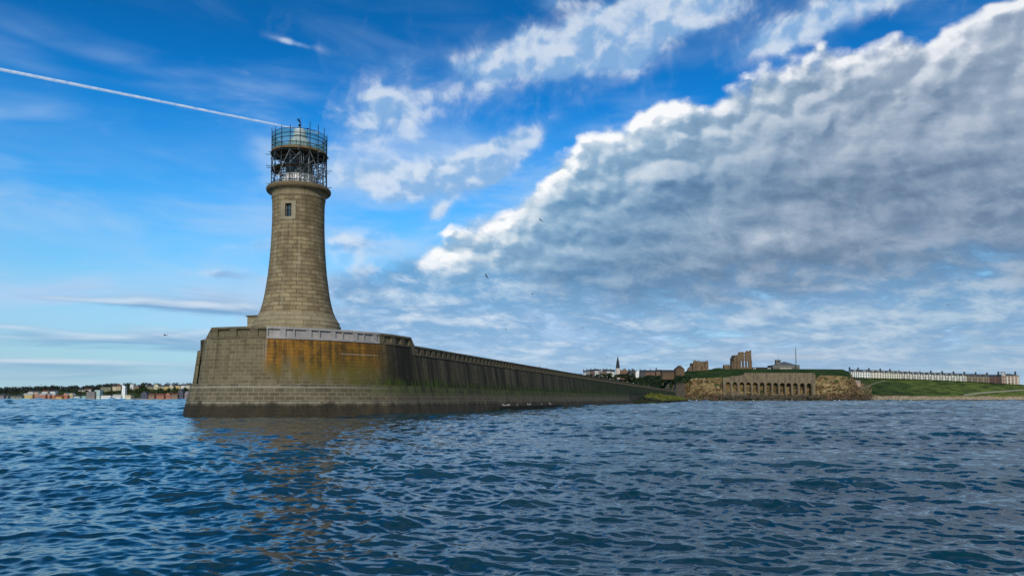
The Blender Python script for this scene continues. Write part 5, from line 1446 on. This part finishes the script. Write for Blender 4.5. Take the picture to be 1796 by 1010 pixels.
# x0, x1, top, base (in a detail of the photo), colour, roof kind, roof colour, windows, category, label
T = [
 (0, 38, 172, 214, 'mauve', 'side', 's', (4, 2), 'warehouse', 'mauve grey waterside block at the left edge of the photo'),
 (40, 76, 176, 214, 'greygreen', 'side', 's', (4, 2), 'warehouse', 'grey waterside block next to the mauve one'),
 (84, 142, 178, 214, 'greygreen', 'flat', 's', (6, 2), 'warehouse', 'long grey-green waterside shed left of the yellow flats'),
 (144, 202, 180, 215, 'greygreen', 'side', 's', (5, 2), 'warehouse', 'grey-green shed touching the yellow flats'),
 (206, 296, 166, 208, 'yellow', 'side', 'w', (7, 3), 'apartment block', 'yellow waterside flats with a pale roof'),
 (300, 352, 168, 208, 'pink', 'front', 'w', (4, 3), 'apartment block', 'pink gabled flats beside the yellow block'),
 (354, 412, 166, 208, 'terracotta', 'side', 'w', (5, 3), 'apartment block', 'terracotta flats with white gables, second of the red waterside row'),
 (414, 452, 164, 208, 'pink', 'front', 'w', (3, 3), 'apartment block', 'pink gabled flats in the middle of the red waterside row'),
 (454, 498, 168, 208, 'terracotta', 'side', 'w', (4, 3), 'apartment block', 'terracotta flats at the right of the red waterside row'),
 (502, 560, 180, 210, 'orange', 'side', 'r', (5, 2), 'apartment block', 'low orange waterside flats'),
 (564, 612, 164, 208, 'terracotta', 'front', 'w', (4, 3), 'apartment block', 'tall orange-red gabled flats right of the low orange block'),
 (614, 662, 164, 208, 'buff', 'front', 'w', (4, 3), 'apartment block', 'buff gabled flats with white top left of the teal sheds'),
 (255, 300, 140, 162, 'white', 'side', 's', (3, 1), 'house', 'white house on the slope above the yellow flats'),
 (306, 352, 142, 162, 'cream', 'side', 's', (3, 1), 'house', 'cream house on the slope above the pink flats'),
 (380, 430, 138, 160, 'white', 'side', 'r', (3, 1), 'house', 'white house on the slope above the red row'),
 (452, 500, 136, 158, 'white', 'side', 's', (3, 1), 'house', 'white house at the right end of the houses above the red row'),
 (668, 720, 180, 210, 'palteal', 'shed', 's', (5, 1), 'shed', 'pale teal low shed by the river'),
 (722, 778, 176, 210, 'teal', 'flat', 's', (5, 2), 'shed', 'teal low building beside the brown-grey office'),
 (780, 854, 138, 190, 'grey', 'flat', 's', (7, 4), 'office block', 'brown-grey office block joined to the teal glass block'),
 (855, 902, 124, 189, 'palteal', 'flat', 'w', (5, 5), 'office block', 'teal glass block, tallest by the water'),
 (706, 760, 124, 138, 'cream', 'side', 's', (4, 1), 'house', 'cream house in the trees above the teal sheds'),
 (764, 820, 120, 136, 'white', 'side', 'r', (4, 1), 'house', 'white house in the trees above the brown-grey office'),
 (905, 1000, 97, 140, 'olive', 'flat', 's', (8, 4), 'apartment block', 'olive block of flats on the hill above the white sheds'),
 (1008, 1048, 92, 128, 'cream', 'side', 's', (4, 2), 'house', 'cream terrace right of the olive flats'),
 (1050, 1088, 88, 126, 'buff', 'side', 'r', (4, 2), 'house', 'buff terrace left of the tall white tower'),
 (910, 1000, 172, 198, 'white', 'shed', 's', (6, 1), 'shed', 'long white waterside shed below the olive flats'),
 (1004, 1090, 176, 200, 'white', 'side', 'w', (6, 1), 'shed', 'white waterside shed left of the tall white tower'),
 (1130, 1180, 168, 192, 'cream', 'flat', 's', (4, 1), 'shed', 'cream low building right of the tall white tower'),
 (1170, 1202, 70, 118, 'white', 'flat', 's', (3, 4), 'tower block', 'white square block standing on the skyline'),
 (1206, 1250, 84, 128, 'brown', 'flat', 's', (4, 4), 'apartment block', 'brown block beside the white square block on the skyline'),
 (1312, 1380, 90, 116, 'olive', 'side', 's', (6, 2), 'house', 'olive terrace on the skyline right of the trees'),
 (1384, 1430, 82, 116, 'cream', 'front', 's', (4, 2), 'house', 'cream gabled villa on the skyline'),
 (1432, 1474, 92, 122, 'cream', 'side', 's', (4, 2), 'house', 'cream terrace house next to the gabled villa'),
 (1476, 1518, 90, 124, 'yellow', 'side', 's', (4, 2), 'house', 'yellow cream terrace house in the middle of the skyline row'),
 (1520, 1562, 88, 122, 'cream', 'front', 's', (4, 2), 'house', 'cream gabled house in the skyline row'),
 (1566, 1622, 84, 114, 'yellow', 'side', 's', (5, 2), 'house', 'yellow house on the skyline left of the pier'),
 (1624, 1668, 82, 112, 'white', 'side', 's', (4, 2), 'house', 'white house on the skyline near the pier'),
 (1670, 1726, 80, 112, 'cream', 'side', 's', (5, 2), 'house', 'cream house on the skyline nearest the pier'),
 (1270, 1330, 152, 190, 'dark', 'front', 'k', (3, 2), 'house', 'dark gabled boathouse near the beach'),
 (1338, 1392, 168, 190, 'brown', 'side', 'r', (4, 1), 'house', 'low brown house right of the dark boathouse'),
 (1396, 1478, 168, 192, 'brick', 'side', 'r', (6, 1), 'house', 'long red brick building by the beach'),
 (1484, 1540, 162, 190, 'brick', 'front', 'r', (4, 1), 'house', 'red brick gabled house behind the beach'),
 (1544, 1600, 166, 190, 'brown', 'side', 'r', (4, 1), 'house', 'brown house behind the beach near the pier'),
 (1604, 1650, 132, 188, 'dark', 'front', 'k', (3, 2), 'house', 'tall dark blue gabled house near the pier'),
 (1654, 1716, 150, 190, 'mauve', 'front', 'k', (4, 2), 'house', 'mauve gabled house half hidden by the pier head'),
]
rmap = {'s': M_slate, 'w': paint('pale_roof', (0.42, 0.40, 0.37)), 'r': M_redtile, 'k': M_bslate}
for k, (x0, x1, y0, y1, wc, rf, rc, wn, cat, lab) in enumerate(T):
    a, pt = Z5(x0, y0); e, pb = Z5(x1, y1)
    if pb > 696: Yb = 1512+(k % 3)*6
    else: Yb = town.ground((a+e)/2, pb).y
    Yb = max(1510, min(1780, Yb))
    bs, w_, h_ = simple(a, e, pt, pb, Yb)
    rh_ = {'front': min(w_*0.42, 8), 'side': 3.2, 'shed': 2.0, 'flat': 0}[rf]
    nx, ny = wn
    t = house('town_house' if cat == 'house' else cat.replace(' ', '_'), lab, cat, bs, w_*0.985, h_-(0 if rf != 'front' else rh_*0.25), 12, rf, WM(wc), rmap[rc], -math.atan2(bs.x, bs.y)*0.6*0+rnd.uniform(-0.05, 0.05), rh_, nx, ny, (min(1.5, w_/nx*0.42), min(1.7, h_/ny*0.45)), 1 if cat == 'house' else 0, 'buildings of the town across the water', 0.2, chim_m=M_brick)
# the tall white tower
a, pt = Z5(1096, 88); e, pb = Z5(1128, 192); bs, w_, h_ = simple(a, e, pt, pb, 1530)
wt = thing('white_tower', bs, 'tall plain white tower by the water with a sloping cap', 'tower')
b = MB(); b.hexa([(bs.x-w_/2, 1530, bs.z-2), (bs.x+w_/2, 1530, bs.z-2), (bs.x+w_/2, 1538, bs.z-2), (bs.x-w_/2, 1538, bs.z-2), (bs.x-w_*0.42, 1530.5, bs.z+h_), (bs.x+w_*0.42, 1530.5, bs.z+h_), (bs.x+w_*0.42, 1537.5, bs.z+h_), (bs.x-w_*0.42, 1537.5, bs.z+h_)]); b.build('tower_body', paint('bright_white', (0.8, 0.8, 0.76)), wt)
b = MB(); b.hexa([(bs.x-w_*.45, 1530.2, bs.z+h_+.003), (bs.x+w_*.45, 1530.2, bs.z+h_+.003), (bs.x+w_*.45, 1537.8, bs.z+h_+.003), (bs.x-w_*.45, 1537.8, bs.z+h_+.003), (bs.x-w_*.4, 1530.6, bs.z+h_+2.6), (bs.x+w_*.1, 1530.6, bs.z+h_+0.7), (bs.x+w_*.1, 1537.4, bs.z+h_+0.7), (bs.x-w_*.4, 1537.4, bs.z+h_+2.6)]); b.build('cap', paint('bright_white', (0.8, 0.8, 0.76)), wt)
for k in range(3): 
    b = MB(); b.box((bs.x, 1529.98, bs.z+h_*(0.3+0.25*k)), (0.7, 0.5, 1.2)); b.build('window', M_window, wt)
# hilltop masts
a, pt = Z5(372, 64); mp = Vector((wpx(a-PX0, 1800), 1800, zat(684, 1800)))
tm = thing('hilltop_mast', mp, 'thin dark aerial mast on the wooded hill above the red row', 'mast')
zt_ = zat(pt, 1800)
for s_ in (-1, 1): b = MB(); b.tube((mp.x+s_*1.6, mp.y, mp.z-3), (mp.x, mp.y, zt_), 0.28, 4, 0.14); b.build('leg', Mblack, tm)
b = MB()
for f_ in (0.3, 0.5, 0.7, 0.85): b.tube((mp.x-1.6*(1-f_), mp.y, mp.z+(zt_-mp.z)*f_), (mp.x+1.6*(1-f_), mp.y, mp.z+(zt_-mp.z)*f_), 0.18, 4)
b.build('cross_bar', Mblack, tm)
# woods on the hill, far off: one mass
ell = []
for _ in range(430):
    q = rnd.uniform(-40, 205 if rnd.random() < 0.8 else 350); top = interp(q, LT)
    pyq = top+abs(rnd.gauss(0, 1))*3.4; pyq = min(pyq, 691 if q < 170 else 688)
    gp = town.ground(q, pyq) if rnd.random() < 0.7 else Vector((wpx(q-PX0, 1795), 1795, zat(top-0.3, 1795)))
    r_ = rnd.uniform(3.0, 6.2); ell.append((gp+Vector((0, 0, r_*0.6)), (r_*1.25, r_, r_)))
M_wood = leaf_mat('wood_leaf', (0.022, 0.032, 0.026), (0.050, 0.062, 0.040))
tag(leafmass(ell, 1.35, rnd, 15000).build('woodland', M_wood), kind='stuff', label='dark woodland along the hill behind the town', cat='wood')
ell = []
for q0, q1, p0, p1, n in ((217, 230, 676, 690, 16), (243, 262, 675, 688, 24), (268, 335, 683, 692, 44), (176, 200, 688, 694, 10), (232, 246, 684, 692, 10)):
    for _ in range(n):
        q = rnd.uniform(q0, q1); gp = town.ground(q, rnd.uniform(p0, p1)); r_ = rnd.uniform(2.4, 5.0); ell.append((gp+Vector((0, 0, r_*0.6)), (r_*1.3, r_, r_)))
tag(leafmass(ell, 1.2, rnd, 5200).build('parkland', leaf_mat('park_leaf', (0.020, 0.036, 0.012), (0.052, 0.070, 0.020))), kind='stuff', label='green trees and bushes between the houses above the beach', cat='trees')

# ------------------------------------------------------------------ gulls
M_gull_w = plain('gull_white', (0.72, 0.72, 0.70), 0.7, 0.08, 6.0); M_gull_g = plain('gull_grey', (0.22, 0.23, 0.25), 0.7, 0.2, 6.0); M_gull_d = plain('gull_dark', (0.05, 0.05, 0.055), 0.7, 0.2, 6.0); M_beak = plain('gull_beak', (0.5, 0.26, 0.03), 0.5, 0.1, 6.0)
def gull_body(mb, sit=False):
    prof = [(0.005, -0.30), (0.035, -0.24), (0.075, -0.10), (0.085, 0.02), (0.07, 0.13), (0.048, 0.19), (0.052, 0.24), (0.038, 0.29), (0.008, 0.315)]
    K = 10; i = len(mb.v)
    for r_, q in prof:
        for k in range(K):
            t = 2*math.pi*k/K; zz = r_*math.sin(t)*0.9
            if sit: zz += 0.17+max(0, q-0.12)*0.75
            mb.v.append((q, r_*math.cos(t), zz))
    for j in range(len(prof)-1):
        for k in range(K):
            k2 = (k+1) % K; mb.f.append((i+j*K+k, i+(j+1)*K+k, i+(j+1)*K+k2, i+j*K+k2)); mb.uv.append([(0, 0)]*4); mb.m.append(0)
    for q, rev in ((0, 0), (len(prof)-1, 1)):
        f = [i+q*K+k for k in range(K)]; mb.f.append(tuple(f[::-1] if rev else f)); mb.uv.append([(0, 0)]*K); mb.m.append(0)
def wing(sgn, lift, fold):
    """a bent, tapering wing with thickness"""
    pts = [(0.0, 0.06, 0.02, 0.10, -0.12), (0.0, 0.30, 0.02+lift*0.28, 0.12, -0.10), (-0.02, 0.48, 0.02+lift*0.34, 0.11, -0.07), (-0.12, 0.68, 0.02+lift*0.30-fold*0.05, 0.06, -0.05), (-0.24, 0.80, 0.02+lift*0.24-fold*0.1, 0.02, -0.02)]
    mb = MB()
    for (x0, y0, z0, f0, b0), (x1, y1, z1, f1, b1) in zip(pts, pts[1:]):
        P = [(x0+b0, sgn*y0, z0-0.006), (x0+f0, sgn*y0, z0-0.012), (x1+f1, sgn*y1, z1-0.010), (x1+b1, sgn*y1, z1-0.005)]
        Q = [(x0+b0, sgn*y0, z0+0.004), (x0+f0, sgn*y0, z0+0.010), (x1+f1, sgn*y1, z1+0.008), (x1+b1, sgn*y1, z1+0.003)]
        if sgn < 0: P, Q = P[::-1], Q[::-1]
        mb.hexa([P[0], P[1], P[2], P[3], Q[0], Q[1], Q[2], Q[3]])
    return mb
def flying_gull(px, py, Y, head_, bank, lift, label, mats=(M_gull_w, M_gull_g)):
    t = thing('gull', at(px, py, Y), label, 'gull', 'gulls in flight'); t.rotation_euler = (bank, 0.0, head_)
    mb = MB(); gull_body(mb); lbuild(mb, 'body', mats[0], t).data.polygons.foreach_set('use_smooth', [True]*len(mb.f))
    for s_ in (-1, 1): lbuild(wing(s_, lift, 1.0), 'wing', mats[1], t)
    mb = MB(); mb.hexa([(-0.44, -0.09, -0.01), (-0.26, -0.03, -0.01), (-0.26, 0.03, -0.01), (-0.44, 0.09, -0.01), (-0.44, -0.09, 0.006), (-0.26, -0.03, 0.012), (-0.26, 0.03, 0.012), (-0.44, 0.09, 0.006)]); lbuild(mb, 'tail', mats[1], t)
    mb = MB(); mb.tube((0.30, 0, 0), (0.37, 0, -0.012), 0.014, 5, 0.004); lbuild(mb, 'beak', M_beak, t)
DK = (M_gull_d, M_gull_d)
flying_gull(853, 484.5, 150, R(150), R(38), 0.25, 'dark gull banking steeply right of the tower, largest in the sky', DK)
flying_gull(948, 386, 190, R(140), R(35), 0.3, 'dark gull high in front of the great cloud, topmost of all', DK)
flying_gull(289.5, 588, 150, R(178), R(5), 0.5, 'dark gull alone over the water left of the pier head', DK)
flying_gull(934, 516, 210, R(20), R(0), 0.35, 'dark gull midway between the great cloud and the pier wall', DK)
flying_gull(964, 548, 230, R(10), R(12), 0.2, 'gull gliding level above the pier, upper of a close pair on the right')
flying_gull(943, 557.5, 230, R(185), R(-8), 0.2, 'gull gliding level above the pier, lower left of a close pair')
flying_gull(928, 573, 240, R(15), R(6), 0.25, 'pale gull low over the pier, right of the faint one')
flying_gull(887, 577, 240, R(165), R(10), 0.2, 'faint pale gull low over the pier nearest the tower')
flying_gull(1022, 575, 260, R(30), R(-10), 0.3, 'small gull above the pier on its own between the cloud bank and the spire')
flying_gull(1064.5, 627, 240, R(40), R(25), 0.5, 'gull with raised wings left of the church spire, upper of two')
flying_gull(1060, 634, 250, R(10), R(5), 0.2, 'gull left of the church spire, lower of two')
flying_gull(982, 643.5, 240, R(80), R(0), 0.6, 'small dark gull just over the pier parapet', DK)
flying_gull(1239, 624, 500, R(60), R(20), 0.5, 'dark gull above the castle gatehouse', DK)
flying_gull(1663, 535, 260, R(12), R(10), 0.25, 'small gull far out at the right above the clifftop terrace', DK)
# standing gulls: one prototype, copied
pg = thing('gull', (0, 0, 0), 'white gull standing at the foot of the pier wall just above the water', 'gull', 'gulls at the foot of the pier')
mb = MB(); gull_body(mb, True); lbuild(mb, 'body', M_gull_w, pg).data.polygons.foreach_set('use_smooth', [True]*len(mb.f))
for s_ in (-1, 1):
    mb = MB(); mb.hexa([(-0.36, s_*0.03-0.02, 0.15), (0.10, s_*0.075-0.012, 0.13), (0.10, s_*0.075+0.012, 0.13), (-0.36, s_*0.03+0.02, 0.15), (-0.36, s_*0.03-0.015, 0.18), (0.10, s_*0.07-0.012, 0.25), (0.10, s_*0.07+0.012, 0.25), (-0.36, s_*0.03+0.015, 0.18)]); lbuild(mb, 'wing', M_gull_g, pg)
    mb = MB(); mb.tube((0.0, s_*0.035, 0.0), (0.0, s_*0.03, 0.11), 0.009, 5); lbuild(mb, 'leg', M_beak, pg)
mb = MB(); mb.tube((0.30, 0, 0.315), (0.37, 0, 0.305), 0.014, 5, 0.004); lbuild(mb, 'beak', M_beak, pg)
first = True
def put(px, u_z, hd_, label, group):
    global first
    o = pg if first else copy_tree(pg)
    first = False
    o.location = u_z; o.rotation_euler = (0, 0, hd_); o['label'] = label; o['group'] = group
    return o
# a low stone foot runs along the pier wall at the waterline; the birds stand on it
b = MB(); ua, ue = u_of_px(858, 0.9), u_of_px(958, 0.9)
strip(b, ua-2, ue+6, [(1.25, 0.78), (2.45, 0.70), (2.7, -3.0)], cap=True)
b.build('foot_ledge', plain('ledge_weed', (0.016, 0.015, 0.009), 0.9, 0.5, 1.0), pier)
LG = ['leftmost', 'second', 'third', 'fourth', 'fifth', 'sixth', 'seventh', 'rightmost']
for k, q in enumerate((866, 872, 876, 890, 909, 912, 935, 951)):
    p, n_ = on(u_of_px(q, 0.9)); v = p+n_*1.95; o = put(q, (v.x, v.y, 0.73), rnd.uniform(0, 6.28), f'white gull at the foot of the pier wall, {LG[k]} of the eight on the ledge', 'gulls at the foot of the pier'); o.scale = (1.25,)*3
for q in (948, 961, 1012, 1041, 1052, 1060, 1066, 1072, 1078, 1085, 1094, 1102, 1112, 1120, 1131, 1139):
    p, n_ = on(u_of_px(q, Z_PIER)); v = p-n_*0.3; o = put(q, (v.x, v.y, Z_PIER), rnd.uniform(0, 6.28), 'small white gull perched on the long pier parapet towards its far end', 'gulls perched along the far parapet')

# ------------------------------------------------------------------ vapour trail, nine kilometres off
mb = MB(); TP = [(-420, 36), (-200, 81), (0, 122), (130, 148), (260, 174), (380, 198), (470, 216), (560, 234)]
pts = [at(a, c_, 9000) for a, c_ in TP]; rad = [25, 23, 20, 18.5, 16, 14, 11.5, 8]
for a, c_, r0, r1 in zip(pts, pts[1:], rad, rad[1:]): pass
K = 12; i0 = 0
for q, (p, r_) in enumerate(zip(pts, rad)):
    ax_ = (pts[min(q+1, len(pts)-1)]-pts[max(q-1, 0)]).normalized(); u = ax_.cross(Vector((0, 0, 1))).normalized(); w_ = ax_.cross(u)
    for k in range(K):
        t = 2*math.pi*k/K; mb.v.append(tuple(p+(u*math.cos(t)+w_*math.sin(t))*r_))
for q in range(len(pts)-1):
    for k in range(K):
        k2 = (k+1) % K; mb.f.append((q*K+k, (q+1)*K+k, (q+1)*K+k2, q*K+k2)); mb.uv.append([(0, 0)]*4); mb.m.append(0)
for q, rev in ((0, 0), (len(pts)-1, 1)):
    f = [q*K+k for k in range(K)]; mb.f.append(tuple(f[::-1] if rev else f)); mb.uv.append([(0, 0)]*K); mb.m.append(0)
m, g = new_mat('vapour'); setp(g, color=(0.92, 0.93, 0.95), rough=1.0, spec=0.0)
tr = g.n.new('ShaderNodeBsdfTransparent'); tl = g.n.new('ShaderNodeBsdfTranslucent'); g.put(tl.inputs[0], (0.92, 0.93, 0.95)); mx = g.n.new('ShaderNodeMixShader'); m2 = g.n.new('ShaderNodeMixShader')
m2.inputs[0].default_value = 0.3; g.l.new(g.p.outputs[0], m2.inputs[1]); g.l.new(tl.outputs[0], m2.inputs[2])
g.put(mx.inputs[0], g.lin(g.noise(g.pos(), 0.012, 4, 0.6), 0.35, 0.65, 0.25, 0.65)); g.l.new(tr.outputs[0], mx.inputs[1]); g.l.new(m2.outputs[0], mx.inputs[2]); g.l.new(mx.outputs[0], g.o.inputs[0])
tag(mb.build('vapour_trail', m, fix=True, smooth=True), 'thin straight white vapour trail slanting down to the lighthouse top', 'vapour trail')
